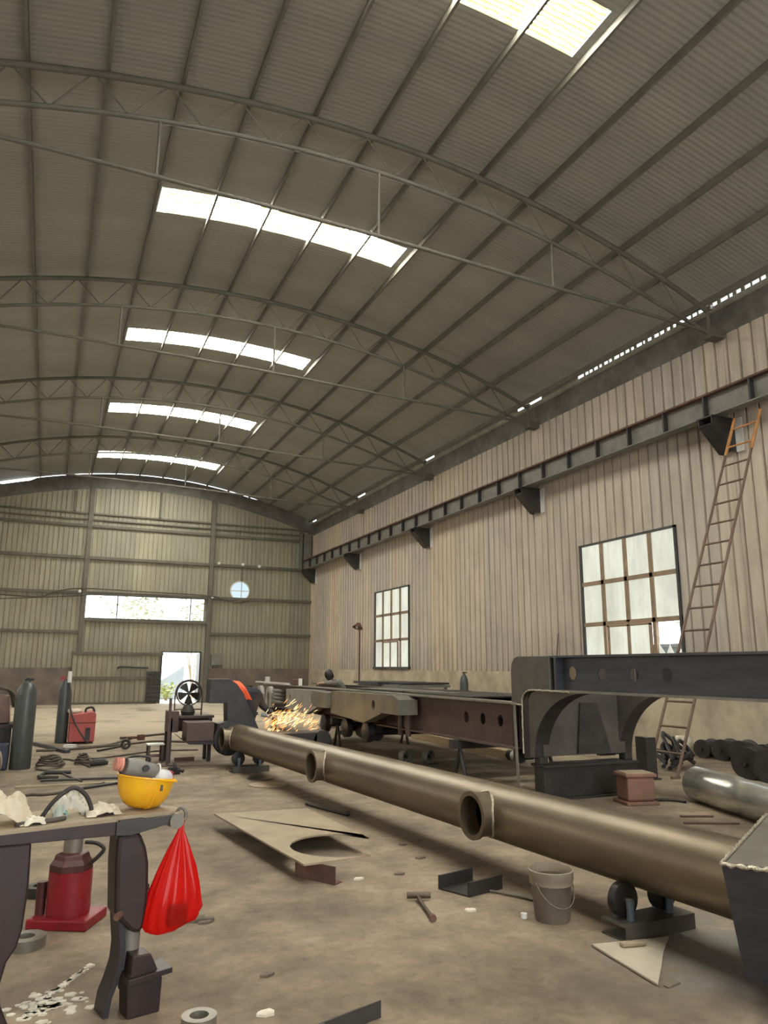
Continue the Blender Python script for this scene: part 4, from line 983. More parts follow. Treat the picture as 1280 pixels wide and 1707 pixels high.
t.part('foot_flange', MB().prism([(.62, .155), (.838, .172), (.838, .197), (.62, .183)], (0, -.06, 0), (1, 0, 0), (0, 0, 1), (0, 1, 0), .16), 'tableleg', bevel=.003)
b_ = t.part('end_roller', MB().cyl((.83, -.03, .872), (.83, .05, .872), .038, seg=24), 'plategrey', smooth=40, label='small steel roller end at the table corner')
hk = smooth_path([(.855, .03, .915), (.875, .02, .925), (.892, .015, .90), (.89, .015, .872), (.872, .012, .858)], 5)
t.part('hook', MB().tube(hk, .008, 8), 'plategrey', smooth=60)

# hard hat upside down, holding a grinder and a respirator
hc = TT(.705, .17, TZ)
h = Thing('hard_hat', 'yellow hard hat lying upside down on the bench full of gear', 'hard hat', hc)
tilt = Matrix.Rotation(math.radians(8), 3, V(TN)) 
def HT(p): return tilt @ p
rg = []; n_ = 36
for r_, z_ in ((.02, .003), (.055, .006), (.088, .022), (.115, .055), (.130, .095), (.137, .135), (.140, .16)):
    rg.append([hc+HT(V(TU)*(r_*1.06*math.cos(2*PI*k/n_))+V(TN)*(r_*.92*math.sin(2*PI*k/n_))+V(0, 0, z_)) for k in range(n_)])
inner = [[hc+HT(V(TU)*(r_*1.06*math.cos(2*PI*k/n_))+V(TN)*(r_*.92*math.sin(2*PI*k/n_))+V(0, 0, z_)) for k in range(n_)] for r_, z_ in ((.136, .16), (.126, .095), (.085, .028), (.02, .010))]
shell = h.part('shell', MB().rings(rg+inner), 'helmet', smooth=50)
br = []
for k in range(n_):
    a = 2*PI*k/n_; e = V(TU)*math.cos(a)*1.06+V(TN)*math.sin(a)*.92
    wd = .010+.012*max(0, math.cos(a))**3
    br.append([hc+HT(e*.138+V(0, 0, .155)), hc+HT(e*(.138+wd)+V(0, 0, .158-.012*max(0, math.cos(a)))), hc+HT(e*(.138+wd)+V(0, 0, .163-.012*max(0, math.cos(a)))), hc+HT(e*.138+V(0, 0, .165))])
h.part('brim', MB().rings(br, loop=True), 'helmet', parent=shell, smooth=50)
rb = [hc+HT(V(TU)*(r_*.12)-V(TN)*(r_*.93)+V(0, 0, z_)) for r_, z_ in ((.04, .004), (.088, .022), (.116, .055), (.128, .085))]
h.part('crown_ridge', MB().tube(rb, [.006, .011, .010, .003], 8), 'helmet', parent=shell, smooth=60)
h.part('slot', MB().box(hc+HT(V(TU)*.045-V(TN)*.119+V(0, 0, .12)), (.012, .008, .03), TR), 'cable', parent=shell)
sw = MB()
for k in range(3):
    a = PI*k/3; e = V(TU)*math.cos(a)+V(TN)*math.sin(a)
    sw.tube(smooth_path([hc+HT(e*.108+V(0, 0, .13)), hc+HT(e*.06+V(0, 0, .075)), hc+HT(V(0, 0, .06)), hc+HT(-e*.06+V(0, 0, .075)), hc+HT(-e*.108+V(0, 0, .13))], 4), .007, 6)
h.part('harness', sw, 'whitecloth')
gq = hc+HT(V(0, 0, .165))
g = Thing('respirator', 'grey half mask respirator with pink filter lying in the yellow hard hat', 'respirator', gq)
body = g.part('mask_body', MB().lathe([(.01, -.11), (.045, -.105), (.055, -.06), (.05, 0), (.047, .05), (.035, .075), (.01, .08)], gq-V(TU)*.02+V(0, 0, .025), V(TU)+V(0, 0, -.28), 20), 'greysteel', smooth=50)
g.part('filter', MB().lathe([(.01, 0), (.034, 0), (.036, .012), (.030, .018), (.036, .026), (.030, .032), (.034, .04), (.01, .042)], gq-V(TU)*.135+V(0, 0, .065), V(-1, -.2, .2), 20), mat('pink_filter', (.62, .27, .20), .6, 0, (.5, .2, .15), 10), smooth=35)
g.part('port', MB().cyl(gq-V(TU)*.03-TN*.055+V(0, 0, .045), gq-V(TU)*.03-TN*.066+V(0, 0, .045), .018, seg=16), 'blacksteel')
g.part('band', MB().ring(gq+V(TU)*.05+V(0, 0, .012), V(TU)+V(0, 0, -.28), .046, .004, 24, 6), 'white')
g.part('strap', MB().tube(smooth_path([gq-TU*.13+V(0, 0, .0), gq-TU*.15+V(0, 0, .06), gq-TU*.09+V(0, .02, .10), gq+TU*.0+V(0, 0, .095), gq+TU*.01+V(0, 0, .07)], 5), .007, 6), 'rubber', smooth=60)
vs = Thing('goggles', 'clear plastic goggles poking out of the right side of the hard hat', 'goggles', hc+HT(TU*.085+V(0, 0, .15)))
vc = hc+HT(TU*.075-TN*.02+V(0, 0, .16))
vs.part('lens', MB().ball(vc, .055, 20, (1.1, .7, .85)), 'visor', smooth=60)
vs.part('frame', MB().ring(vc+V(0, 0, -.012), V(.25, .1, 1), .058, .006, 28, 8), 'visor', smooth=60)
vs.part('strap', MB().tube(smooth_path([vc+TU*.055, vc+TU*.06+V(0, 0, .02), vc+TU*.03+V(0, .03, .03)], 5), .008, 6), 'jack_red', smooth=60)
# crumpled things on the left of the bench
def crumple(c, sx, sy, sz, seed, nu=26, nv=26, lift=1.0):
    def f(u, v):
        x, y_ = (u-.5)*2, (v-.5)*2; e = max(0, 1-(abs(x)**2.2+abs(y_)**2.2)*.75)
        q = V(x*2.1+seed, y_*2.1, seed*.7)
        z_ = sz*(e**.6)*(.55+.55*abs(mnoise.noise(q*.8))+.22*abs(mnoise.noise(q*2.2))+.07*mnoise.noise(q*5))
        j = V(mnoise.noise(q*1.7+V(5, 0, 0)), mnoise.noise(q*1.7+V(0, 9, 0)), 0)*.14
        return c+TU*((x+j.x)*sx)+TN*((y_+j.y)*sy)+V(0, 0, max(.003, z_*lift))
    return MB().grid(f, nu, nv)
single('plastic_sheet', 'crumpled whitish plastic wrapping on the left of the bench', 'plastic wrapping', crumple(TT(.0, .13, TZ), .15, .10, .19, 3.1), mat_translucent('whitish_film', (.68, .60, .46), .35, .3), TT(.0, .13, TZ), smooth=60)
single('wrapper', 'small crumpled wrapper at the bench edge beside the whitish wrapping', 'wrapper', crumple(TT(.155, .07, TZ), .05, .05, .05, 8.3), 'paper', TT(.155, .07, TZ), smooth=60)
single('hose_loop', 'black hose bowed in an arch on the bench top', 'hose', MB().tube(smooth_path([TT(.20, .12, TZ+.012), TT(.25, .10, 1.01), TT(.33, .10, 1.062), TT(.39, .10, 1.03), TT(.425, .10, .97), TT(.432, .10, TZ+.012)], 8), .011, 10), 'rubber', TT(.32, .1, TZ), smooth=60)
single('clear_bag', 'clear plastic bag under the black hose arch', 'plastic bag', crumple(TT(.345, .19, TZ), .085, .07, .15, 5.2), 'film', TT(.345, .19, TZ), smooth=60)
single('teal_wad', 'pale teal wad inside the clear bag on the bench', 'wad', crumple(TT(.30, .17, TZ+.002), .035, .03, .07, 2.2, 14, 14), 'teal', TT(.30, .17, TZ), smooth=60)
single('rag', 'white rag spread on the bench left of the hard hat', 'rag', crumple(TT(.49, .15, TZ+.001), .085, .10, .06, 6.6), 'whitecloth', TT(.49, .15, TZ), smooth=60)
single('rope_offcut', 'dark greasy rope end lying along the bench edge', 'rope', MB().tube(smooth_path([TT(.07, .03, TZ+.012), TT(.14, .06, TZ+.014), TT(.22, .05, TZ+.012), TT(.30, .07, TZ+.012)], 5), .011, 8), 'cable', TT(.2, .05, TZ), smooth=60)
# red plastic bag hanging on the hook, with a dark brush inside
bt = TT(.872, .012, .850)
prof = [(0, .012, .010), (.04, .018, .014), (.12, .055, .04), (.22, .095, .065), (.32, .125, .085), (.40, .145, .095), (.45, .148, .095), (.475, .13, .085), (.49, .09, .06), (.495, .02, .015)]
rg = []; n_ = 64
for d_, rx, ry in prof:
    sh = -.022*min(1, d_/.4)
    row = []
    for k in range(n_):
        a = 2*PI*k/n_
        fold = 1+(.10*math.sin(7*a+1.3)+.06*math.sin(13*a)+.05*math.sin(19*a+.6))*(1-.45*d_/.5)*(1 if d_ > .02 else .4)
        fold += .10*mnoise.noise(V(math.cos(a)*1.8, math.sin(a)*1.8, d_*9))
        zz = bt.z-d_+(.03*max(0, math.cos(a))+(-.02)*max(0, -math.cos(a)))*(d_ > .44)
        p = bt+TU*(sh+rx*fold*math.cos(a))+TN*(ry*fold*math.sin(a)); row.append(V(p.x, p.y, zz))
    rg.append(row)
bag = Thing('plastic_bag', 'bright red plastic bag hanging from the right corner of the bench', 'plastic bag', V(bt.x, bt.y, bt.z-.5))
bag.part('film', MB().rings(rg, cap0=False), 'bag', smooth=70)
bag.part('handle_loop', MB().tube(smooth_path([bt+V(0, 0, -.02), bt+TU*.012+V(0, 0, .012), bt+TU*.004+V(0, 0, .026), bt-TU*.012+V(0, 0, .012), bt+V(0, 0, -.02)], 4), .006, 6), 'bag', smooth=60)
bc = bt+TU*-.02-TN*.050+V(0, 0, -.422)
single('scrub_brush', 'dark brown bristle brush showing through the bottom of the red bag', 'brush', MB().box(bc, (.10, .04, .095), TR), 'bristle', bc-V(0, 0, .04), bevel=.01)

# red bottle jack on its square base behind the bench
jx, jy = .27, 5.72
t = Thing('bottle_jack', 'big dark red bottle jack standing on the floor behind the bench', 'bottle jack', (jx, jy, 0), rz=math.radians(-28), local=True)
t.part('base', MB().bb(-.20, .20, -.16, .16, 0, .062), 'jack_red', bevel=.01)
t.part('body', MB().lathe([(.01, .06), (.135, .06), (.137, .10), (.137, .33), (.01, .33)], seg=36), 'jack_red', smooth=40)
t.part('shoulder', MB().lathe([(.137, .325), (.137, .37), (.115, .40), (.105, .43), (.07, .44), (.01, .44)], seg=6), 'jack_dark', bevel=.006)
t.part('ram', MB().cyl((0, 0, .43), (0, 0, .56), .06, seg=24), 'plategrey', smooth=40)
t.part('saddle', MB().cyl((0, 0, .56), (0, 0, .585), .067, seg=24), 'jack_dark', smooth=40)
t.part('pump', MB().cyl((-.17, -.04, .06), (-.17, -.04, .26), .032, seg=16), 'jack_dark', smooth=40)
t.part('handle', MB().tube(smooth_path([(.08, 0, .50), (.15, .02, .49), (.20, .03, .455), (.17, .03, .41), (.11, .02, .355)], 5), .013, 8), 'rubber', smooth=60)
def chips(name, label, pts, m, r, cat):
    for x, y_, lb in pts:
        b = MB(); n_ = 7
        poly = [(x+r*random.uniform(.6, 1.2)*math.cos(2*PI*k/n_), y_+r*.7*random.uniform(.6, 1.2)*math.sin(2*PI*k/n_)) for k in range(n_)]
        b.prism(poly, (0, 0, 0), (1, 0, 0), (0, 1, 0), (0, 0, 1), .012)
        single(name, lb, cat, b, m, (x, y_, 0), label)
chips('metal_scrap', 'metal scraps strewn on the floor', [(3.26, 6.85, 'dark metal scrap on the floor below the second pipe outlet'), (3.18, 6.33, 'small scrap on the floor left of the nearest pipe outlet'), (2.78, 5.93, 'flat scrap on the floor between cut plate and channel offcut'),
      (1.25, 4.37, 'dark scrap alone on the bare floor right of the bench foot'), (1.10, 5.36, 'dark scrap on the floor beyond the red bag')], 'debris', .045, 'scrap')
chips('paper_scrap', 'pale paper scraps on the floor', [(1.12, 3.92, 'white paper scrap on the floor near the bottom edge'), (2.84, 4.89, 'pale sliver on the floor between hammer and bucket'), (2.42, 5.92, 'white sliver on the floor at the end of the angle iron'), (.56, 4.5, 'small crumpled paper on the floor left of the bench foot')], 'paper', .05, 'paper scrap')
pg = MB()
for k in range(60):
    x, y_ = .12+random.gauss(0, .07)*1.6, 4.42+random.gauss(0, .09); q = random.uniform(.01, .035)
    pg.prism([(x+q*math.cos(2*PI*i/5+k), y_+q*.7*math.sin(2*PI*i/5+k)) for i in range(5)], (0, 0, 0), (1, 0, 0), (0, 1, 0), (0, 0, 1), .006)
for k in range(20):
    x = .15+k*.012; y_ = 4.55+k*.018+random.uniform(-.01, .01)
    pg.box((x, y_, .004), (.04, .02, .008), random.uniform(0, 3))
tag(single('swept_powder', 'white flaky powder spilt on the floor between the bench legs', 'powder', pg, 'paper', (.15, 4.45, 0)), kind='stuff')
single('scrap_board', 'greenish board lying on the floor behind the red bag', 'board', MB().prism([(0, 0), (.18, .0), (.16, .30), (-.02, .28)], (.93, 5.42, .02), (1, 0, 0), (0, 1, 0), (0, 0, 1), .015), mat('greenish_board', (.24, .22, .15), .8), (.93, 5.42, .02))
single('scrap_strip', 'dark strip under the greenish board behind the red bag', 'strip', MB().box((1.03, 5.41, .01), (.28, .04, .02), -.1), 'debris', (1.03, 5.41, 0))
b = MB()
for k in range(3): b.tube(smooth_path([(3.24-.02*k, 5.15+.03*k, .012), (3.33, 4.97+.02*k, .02), (3.40+.01*k, 4.80+.02*k, .012)], 6), .009, 6)
single('bent_strips', 'bent steel strips on the floor left of the bucket', 'strips', b, 'plategrey', (3.3, 5, 0))
single('plastic_stopper', 'small white stopper on the floor beside the bucket', 'stopper', MB().cyl((3.10, 4.62, 0), (3.10, 4.62, .03), .022, seg=14), 'white', (3.1, 4.62, 0), smooth=50)

# ------------------------------------------------------------------ left middle distance
gas_cylinder(-.26, 14.15, .165, 1.46, 'dark gas cylinder standing nearest at the left edge', 'blacksteel')
q = gas_cylinder(.43, 18.5, .125, 1.42, 'grey green gas cylinder with a white gauge beside the red welder', 'brass')
q.part('regulator', MB().cyl((.50, 18.42, 1.30), (.50, 18.42, 1.55), .045, seg=12), 'white', label='white topped regulator', smooth=50)
q.part('gauge', MB().cyl((.36, 18.4, 1.40), (.36, 18.36, 1.40), .055, seg=14), 'jack_red')
q.part('hose', MB().tube(smooth_path([(.50, 18.38, 1.3), (.55, 18.25, 1.05), (.56, 18.08, .75), (.70, 17.95, .4), (.95, 17.85, .03)], 6), .018, 8), 'rubber', smooth=60)
t = Thing('welding_machine', 'red welding machine on the floor right of the far gas cylinder', 'welding machine', (.83, 18.3, 0))
t.part('case', MB().prism([(.57, .04), (1.10, .04), (1.10, .62), (1.06, .68), (.57, .62)], (0, 18.12, 0), (1, 0, 0), (0, 0, 1), (0, 1, 0), .75), 'welder_red', bevel=.02)
t.part('vent', MB().bb(.90, 1.0, 18.10, 18.13, .08, .34), 'blacksteel')
t.part('seam', MB().bb(.57, 1.105, 18.112, 18.13, .44, .455), 'jack_dark')
t.part('top_handle', MB().tube(smooth_path([(.88, 18.3, .66), (.9, 18.3, .74), (1.02, 18.3, .76), (1.07, 18.3, .66)], 5), .025, 8), 'blacksteel', smooth=60)
for x in (.62, 1.05): t.part('foot', MB().bb(x-.03, x+.03, 18.15, 18.8, 0, .045), 'blacksteel')
single('rag_heap', 'dark and white rags heaped on top of the red welder', 'rags', MB().ball((.70, 18.4, .68), .10, 14, (1.2, 1, .6)).ball((.58, 18.35, .69), .07, 12, (1, 1, .8)), 'whitecloth', (.66, 18.4, .62), smooth=60)
t = Thing('tool_cart', 'dark cart with a brown wire feeder at the left frame edge', 'cart', (-.75, 15.0, 0))
t.part('shelf', MB().bb(-1.3, -.42, 14.6, 15.4, .62, .68), 'tableleg'); t.part('cabinet', MB().bb(-1.3, -.50, 14.7, 15.3, .25, .62), 'blacksteel')
for x in (-1.25, -.5):
    for y_ in (14.65, 15.3): t.part('leg', MB().bb(x-.03, x+.03, y_-.03, y_+.03, 0, .62), 'blacksteel')
single('wire_feeder', 'brown wire feeder box on the dark cart at the left edge', 'wire feeder', MB().prism([(-.95, .69), (-.50, .69), (-.55, 1.15), (-.90, 1.20)], (0, 14.75, 0), (1, 0, 0), (0, 0, 1), (0, 1, 0), .4), mat('dull_brown_paint', (.20, .12, .10), .6), (-.72, 14.95, .69), bevel=.02)
single('wire_heap', 'tangle of dark cable on top of the brown wire feeder', 'cable', MB().tube(smooth_path([(-.95, 14.8, 1.18), (-.8, 14.85, 1.26), (-.65, 14.8, 1.28), (-.5, 14.9, 1.2), (-.42, 14.9, 1.05), (-.38, 14.8, .85)], 6), .03, 8).tube(smooth_path([(-.9, 15, 1.2), (-.7, 15, 1.30), (-.55, 14.95, 1.22), (-.46, 14.95, .95)], 6), .025, 8), 'cable', (-.7, 14.9, 1.2), smooth=60)
single('spool', 'pale wire spool at the left frame edge below the cart', 'spool', MB().lathe([(.06, -.08), (.19, -.08), (.19, -.06), (.11, -.05), (.11, .05), (.19, .06), (.19, .08), (.06, .08)], (-.66, 13.55, .19), (1, .6, 0), 28, loop=True), 'bucketrim', (-.66, 13.55, 0), smooth=40)
single('jerrycan', 'dark blue can on the floor left of the near gas cylinder', 'can', MB().bb(-.62, -.44, 14.0, 14.12, 0, .42), mat('dark_blue_paint', (.03, .035, .07), .5), (-.53, 14.06, 0), bevel=.03)
single('cloth_bundle', 'dark navy cloth bundle on the floor at the left frame edge', 'bundle', MB().ball((-.48, 9.75, .07), .17, 18, (1.6, 1, .55)).ball((-.60, 9.85, .15), .12, 14, (1.3, 1, .5)), 'navy', (-.5, 9.8, 0), smooth=60)
def hose(label, pts, r=.018, m='cable', z=None):
    z = r if z is None else z
    P = smooth_path([(x, y_, z) for x, y_ in pts], 6)
    single('floor_cable', label, 'cable', MB().tube(P, r, 8), m, (pts[0][0], pts[0][1], 0), 'hoses and cables on the floor', smooth=60)
hose('hose running along the floor right of the red welder towards the fan', [(.74, 17.1), (1.34, 17.38), (1.89, 18.77), (2.37, 19.42), (3.0, 19.9)], .025)
hose('long cable crossing the floor below the red welder', [(-.04, 16.8), (.51, 16.82), (1.08, 17.09), (1.84, 17.59), (2.42, 17.95), (3.22, 17.35)], .022)
hose('thin cable crossing the floor behind the stool', [(.56, 14.89), (.77, 15.19), (1.02, 15.09), (1.47, 15.43), (2.14, 15.94), (2.95, 15.86)], .015)
hose('thin cable ending at the dark handle on the floor', [(.25, 15.25), (.52, 15.1), (.69, 14.47), (.81, 13.9)], .015)
hose('thin cable running from the coil towards the long flat bar', [(-.01, 13.91), (.34, 13.31), (.46, 12.83), (.62, 12.23)], .014)
hose('cable curving along the floor behind the bench', [(-.25, 11.0), (-.05, 11.2), (.13, 11.13), (.46, 11.36), (.9, 11.9)], .018)
hose('short loop of hose on the floor left behind the bench', [(-.3, 9.6), (-.12, 9.9), (.1, 9.75), (.2, 9.3)], .016)
for c, r0, lab in (((.20, 14.3), .28, 'coil of hose on the floor beside the near gas cylinder'), ((.72, 14.5), .17, 'flat coil of cable on the floor right of the hose coil')):
    b = MB(); pts = []
    for k in range(90):
        a = k*.28; pts.append((c[0]+(r0-.0012*k)*math.cos(a)*.8, c[1]+(r0-.0012*k)*math.sin(a)*1.6, .03+.0016*k+.01*math.sin(k*.9)))
    b.tube(pts, .017, 6); single('hose_coil', lab, 'hose coil', b, 'cable', (c[0], c[1], 0), 'coils on the floor', smooth=60)
def floor_bar(label, a, b_, w_, h_, m='darksteel'):
    a, b_ = V(*a, 0), V(*b_, 0); d = b_-a; n = V(-d.y, d.x, 0).normalized()
    single('flat_bar', label, 'bar', MB().prism([(-w_/2, 0), (w_/2, 0), (w_/2, h_), (-w_/2, h_)], a, n, (0, 0, 1), d, 1), m, a, 'bars lying on the floor at left')
floor_bar('long dark flat bar on the floor behind the hard hat', (.07, 12.5), (1.9, 12.35), .10, .03)
floor_bar('long pale flat bar on the floor in front of the dark one', (-.25, 11.95), (1.7, 11.95), .10, .025, 'platetan')
floor_bar('short dark bar on the floor just behind the hard hat', (.62, 11.52), (1.25, 11.98), .06, .03)
floor_bar('dark blue-green bar on the floor below the far gas cylinder', (-.11, 18.3), (.52, 16.3), .10, .06, 'bluesteel')
floor_bar('thin dark bar with a knob on the floor right of the red welder', (1.08, 16.36), (1.67, 17.25), .05, .04)
floor_bar('small pale offcut on the floor in front of the red welder', (.50, 17.5), (.68, 17.4), .14, .06, 'white')
single('flat_hook', 'bent flat hook on the floor at the left end of the long bars', 'hook', MB().tube([(.30, 12.62, .03), (.08, 12.70, .03), (.04, 12.85, .03), (.12, 13.25, .03), (.5, 13.2, .03)], .03, 6), 'darksteel', (.1, 12.9, 0))
single('welding_torch', 'fat dark torch grip lying on the floor among the cables', 'torch', MB().tube([(.80, 13.95, .05), (.86, 13.95, .07), (1.02, 14.0, .07), (1.10, 14.0, .05)], [.04, .06, .06, .03], 12), 'rubber', (.95, 13.97, 0), smooth=50)
single('tape_roll', 'small dark ring standing on the floor beyond the cables', 'roll', MB().lathe([(.05, -.03), (.10, -.03), (.10, .03), (.05, .03)], (1.62, 16.6, .10), (.3, 1, 0), 20, loop=True), 'rubber', (1.62, 16.6, 0), smooth=40)
single('torch_head', 'small rusty fitting on the floor in the middle distance', 'fitting', MB().box((2.14, 18.6, .06), (.14, .10, .12), .5).cyl((2.1, 18.6, .06), (1.7, 18.8, .04), .03, seg=8), 'rust', (2.1, 18.6, 0))
single('valve_scrap', 'small dark valve fitting on the floor right of the hard hat', 'fitting', MB().box((2.0, 12.55, .05), (.12, .08, .10), .5).cyl((1.9, 12.6, .09), (2.12, 12.5, .05), .03, seg=8).cyl((2.0, 12.55, .1), (1.98, 12.58, .17), .025, seg=8), 'darksteel', (2.0, 12.55, 0))
t = Thing('stool', 'small welded stool with a pale seat left of the fan', 'stool', (2.02, 14.35, 0))
t.part('seat', MB().bb(1.76, 2.05, 14.2, 14.5, .29, .31), 'white')
for x in (1.79, 2.02):
    for y_ in (14.23, 14.47): t.part('leg', MB().bb(x-.018, x+.018, y_-.018, y_+.018, 0, .29), 'brownsteel')
t.part('stretcher', MB().bb(1.79, 2.02, 14.22, 14.245, .09, .11).bb(1.79, 2.02, 14.455, 14.48, .09, .11), 'brownsteel')
single('upright_bar', 'thin dark upright bar standing beside the stool', 'post', MB().bb(2.0, 2.045, 13.62, 13.66, 0, 1.12).bb(1.92, 2.12, 13.54, 13.74, 0, .015), 'brownsteel', (2.02, 13.64, 0))
single('rust_plate', 'short rusty bar on the floor beside the stool', 'bar', MB().box((2.42, 14.3, .03), (.34, .08, .06), .08), 'rust', (2.42, 14.3, 0))
t = Thing('frame_stand', 'brown welded steel box frame carrying the round fan', 'stand', (2.4, 14.2, 0))
t.part('side_panel', MB().bb(2.06, 2.24, 14.0, 14.45, .52, .88), 'brownsteel', bevel=.01)
t.part('deck', MB().bb(2.24, 2.85, 13.95, 14.5, .76, .80), 'brownsteel')
t.part('back_panel', MB().bb(2.24, 2.85, 14.46, 14.5, .50, .76), 'brownsteel')
for x in (2.1, 2.8): t.part('leg', MB().bb(x-.03, x+.03, 14.40, 14.46, 0, .76), 'darksteel')
for x in (2.1, 2.8): t.part('leg', MB().bb(x-.03, x+.03, 14.0, 14.06, 0, .76), 'darksteel')
# fan
fx, fy, fz = 2.42, 14.2, 1.185
t = Thing('industrial_fan', 'round caged fan with five dark blades in front of the doorway', 'fan', (fx, fy, .80))
fa = V(-.17, -1, 0).normalized(); fu = V(1, -.17, 0).normalized()
t.part('rim', MB().ring((fx, fy, fz), fa, .215, .012, 40, 8), 'darksteel', smooth=60)
t.part('hub', MB().cyl(V(fx, fy, fz)-fa*.04, V(fx, fy, fz)+fa*.04, .04, seg=20), 'darksteel', smooth=50)
for k in range(5):
    a0 = 2*PI*k/5+.95
    def fb(u, v, a0=a0):
        r_ = .035+.16*u; a = a0+(v-.5)*(.95-.15*u); tw = (v-.5)*.07
        return V(fx, fy, fz)+fu*(r_*math.cos(a))+V(0, 0, r_*math.sin(a))+fa*tw
    t.part('blade', MB().grid(fb, 5, 5), 'darksteel', solid=.004, smooth=60)
br = MB().tube(smooth_path([V(fx, fy, .80)-fu*.235, V(fx, fy, fz)-fu*.235, V(fx, fy, fz+.17)-fu*.165, V(fx, fy, fz+.235), V(fx, fy, fz+.17)+fu*.165, V(fx, fy, fz)+fu*.235, V(fx, fy, .80)+fu*.235], 6), .013, 8)
t.part('stand_frame', br, 'brownsteel', smooth=60)
t.part('motor', MB().lathe([(.01, 0), (.11, 0), (.13, .06), (.08, .17), (.03, .19), (.01, .19)], (fx, fy, .80), seg=20), 'darksteel', smooth=40)
t.part('cross_bar', MB().cyl(V(fx, fy, .90)-fu*.235, V(fx, fy, .90)+fu*.235, .012, seg=8), 'brownsteel')

# ------------------------------------------------------------------ people
def skin_mesh(name, joints, edges, m, root, loc, sub=2, smooth=True):
    me = bpy.data.meshes.new(name+'_armature'); me.from_pydata([V(p)-V(loc) for p, r in joints], edges, [])
    o = bpy.data.objects.new(name+'_armature', me); COL.objects.link(o)
    sk = o.modifiers.new('skin', 'SKIN'); sk.use_smooth_shade = True
    for k, (p, r) in enumerate(joints):
        q = me.skin_vertices[0].data[k]; q.radius = (r, r) if not hasattr(r, '__len__') else r; q.use_root = (k == 0)
    s = o.modifiers.new('sub', 'SUBSURF'); s.levels = sub; s.render_levels = sub
    bpy.context.view_layer.update()
    dg = bpy.context.evaluated_depsgraph_get()
    res = bpy.data.meshes.new_from_object(o.evaluated_get(dg)); res.name = name
    bpy.data.objects.remove(o)
    res.materials.clear(); res.materials.append(M[m])
    for p in res.polygons: p.use_smooth = True
    n = bpy.data.objects.new(name, res); COL.objects.link(n); n.parent = root
    return n
def person(name_label, cat_loc, J, cloth, helmet_fn, g=1.2):
    """J: dict of world joints; one continuous skinned body, clothing as children"""
    t = Thing('person', name_label, 'person', cat_loc)
    names = ['pelvis', 'belly', 'chest', 'neck', 'headbase', 'headtop', 'sl', 'el', 'wl', 'sr', 'er', 'wr', 'hl', 'kl', 'al', 'tl', 'hr', 'kr', 'ar', 'tr']
    R = dict(pelvis=(.13, .11), belly=(.125, .105), chest=(.15, .12), neck=.055, headbase=.085, headtop=.08, sl=.062, el=.046, wl=.032, sr=.062, er=.046, wr=.032, hl=.085, kl=.06, al=.042, tl=.035, hr=.085, kr=.06, ar=.042, tr=.035)
    idx = {n: i for i, n in enumerate(names)}; joints = [(J[n], tuple(q*.8 for q in R[n]) if hasattr(R[n], '__len__') else R[n]*(1 if n in ('headbase', 'headtop', 'wl', 'wr', 'neck') else .8)) for n in names]
    E_ = [('pelvis', 'belly'), ('belly', 'chest'), ('chest', 'neck'), ('neck', 'headbase'), ('headbase', 'headtop'), ('chest', 'sl'), ('sl', 'el'), ('el', 'wl'), ('chest', 'sr'), ('sr', 'er'), ('er', 'wr'),
          ('pelvis', 'hl'), ('hl', 'kl'), ('kl', 'al'), ('al', 'tl'), ('pelvis', 'hr'), ('hr', 'kr'), ('kr', 'ar'), ('ar', 'tr')]
    edges = [(idx[a], idx[b]) for a, b in E_]
    # hands: palm plus five curled fingers on each wrist
    for sd in ('l', 'r'):
        w0, e0 = V(J['w'+sd]), V(J['e'+sd]); d = (w0-e0).normalized(); u, v = frame_of(d)
        palm = w0+d*.07; joints.append((palm, .030)); ip = len(joints)-1; edges.append((idx['w'+sd], ip))
        for k, ln in enumerate((.062, .072, .066, .052)):
            a = palm+d*.025+u*(.024*(k-1.5)); b = a+d*ln*.55+v*.012; c = b+d*ln*.2+v*ln*.5
            i0 = len(joints); joints += [(a, .0095), (b, .009), (c, .008)]; edges += [(ip, i0), (i0, i0+1), (i0+1, i0+2)]
        a = palm-d*.02+u*.036; b = a+d*.03+u*.012+v*.02; i0 = len(joints); joints += [(a, .011), (b, .009)]; edges += [(ip, i0), (i0, i0+1)]
    bd = skin_mesh('body', joints, edges, 'skin', t.o, t.loc)
    bd.data.materials.append(M[cloth])       # clothed everywhere except head and hands
    bare = [V(J['headbase'])-t.loc, V(J['headtop'])-t.loc]+[V(J['w'+q])+(V(J['w'+q])-V(J['e'+q])).normalized()*.10-t.loc for q in 'lr']
    for p in bd.data.polygons: p.material_index = 0 if min((V(p.center)-b).length for b in bare) < .12 else 1
    jn = ['belly', 'pelvis', 'chest', 'neck', 'sl', 'el', 'wl', 'sr', 'er', 'wr']; id2 = {n: i for i, n in enumerate(jn)}
    def rad(n, s_=None):
        s_ = s_ or g; r_ = R[n]
        return tuple(x*s_ for x in r_) if hasattr(r_, '__len__') else r_*s_
    jj = [(J[n], rad(n)) for n in jn]; jj[3] = (V(J['chest']).lerp(V(J['neck']), .95), .085 if g > 1.5 else .066)
    skin_mesh('jacket', jj, [(id2[a], id2[b]) for a, b in (('pelvis', 'belly'), ('belly', 'chest'), ('chest', 'neck'), ('chest', 'sl'), ('sl', 'el'), ('el', 'wl'), ('chest', 'sr'), ('sr', 'er'), ('er', 'wr'))], cloth, t.o, t.loc)
    jn = ['pelvis', 'hl', 'kl', 'al', 'hr', 'kr', 'ar']; id2 = {n: i for i, n in enumerate(jn)}
    skin_mesh('trousers', [(J[n], rad(n, 1.2)) for n in jn], [(id2[a], id2[b]) for a, b in (('pelvis', 'hl'), ('hl', 'kl'), ('kl', 'al'), ('pelvis', 'hr'), ('hr', 'kr'), ('kr', 'ar'))], cloth, t.o, t.loc)
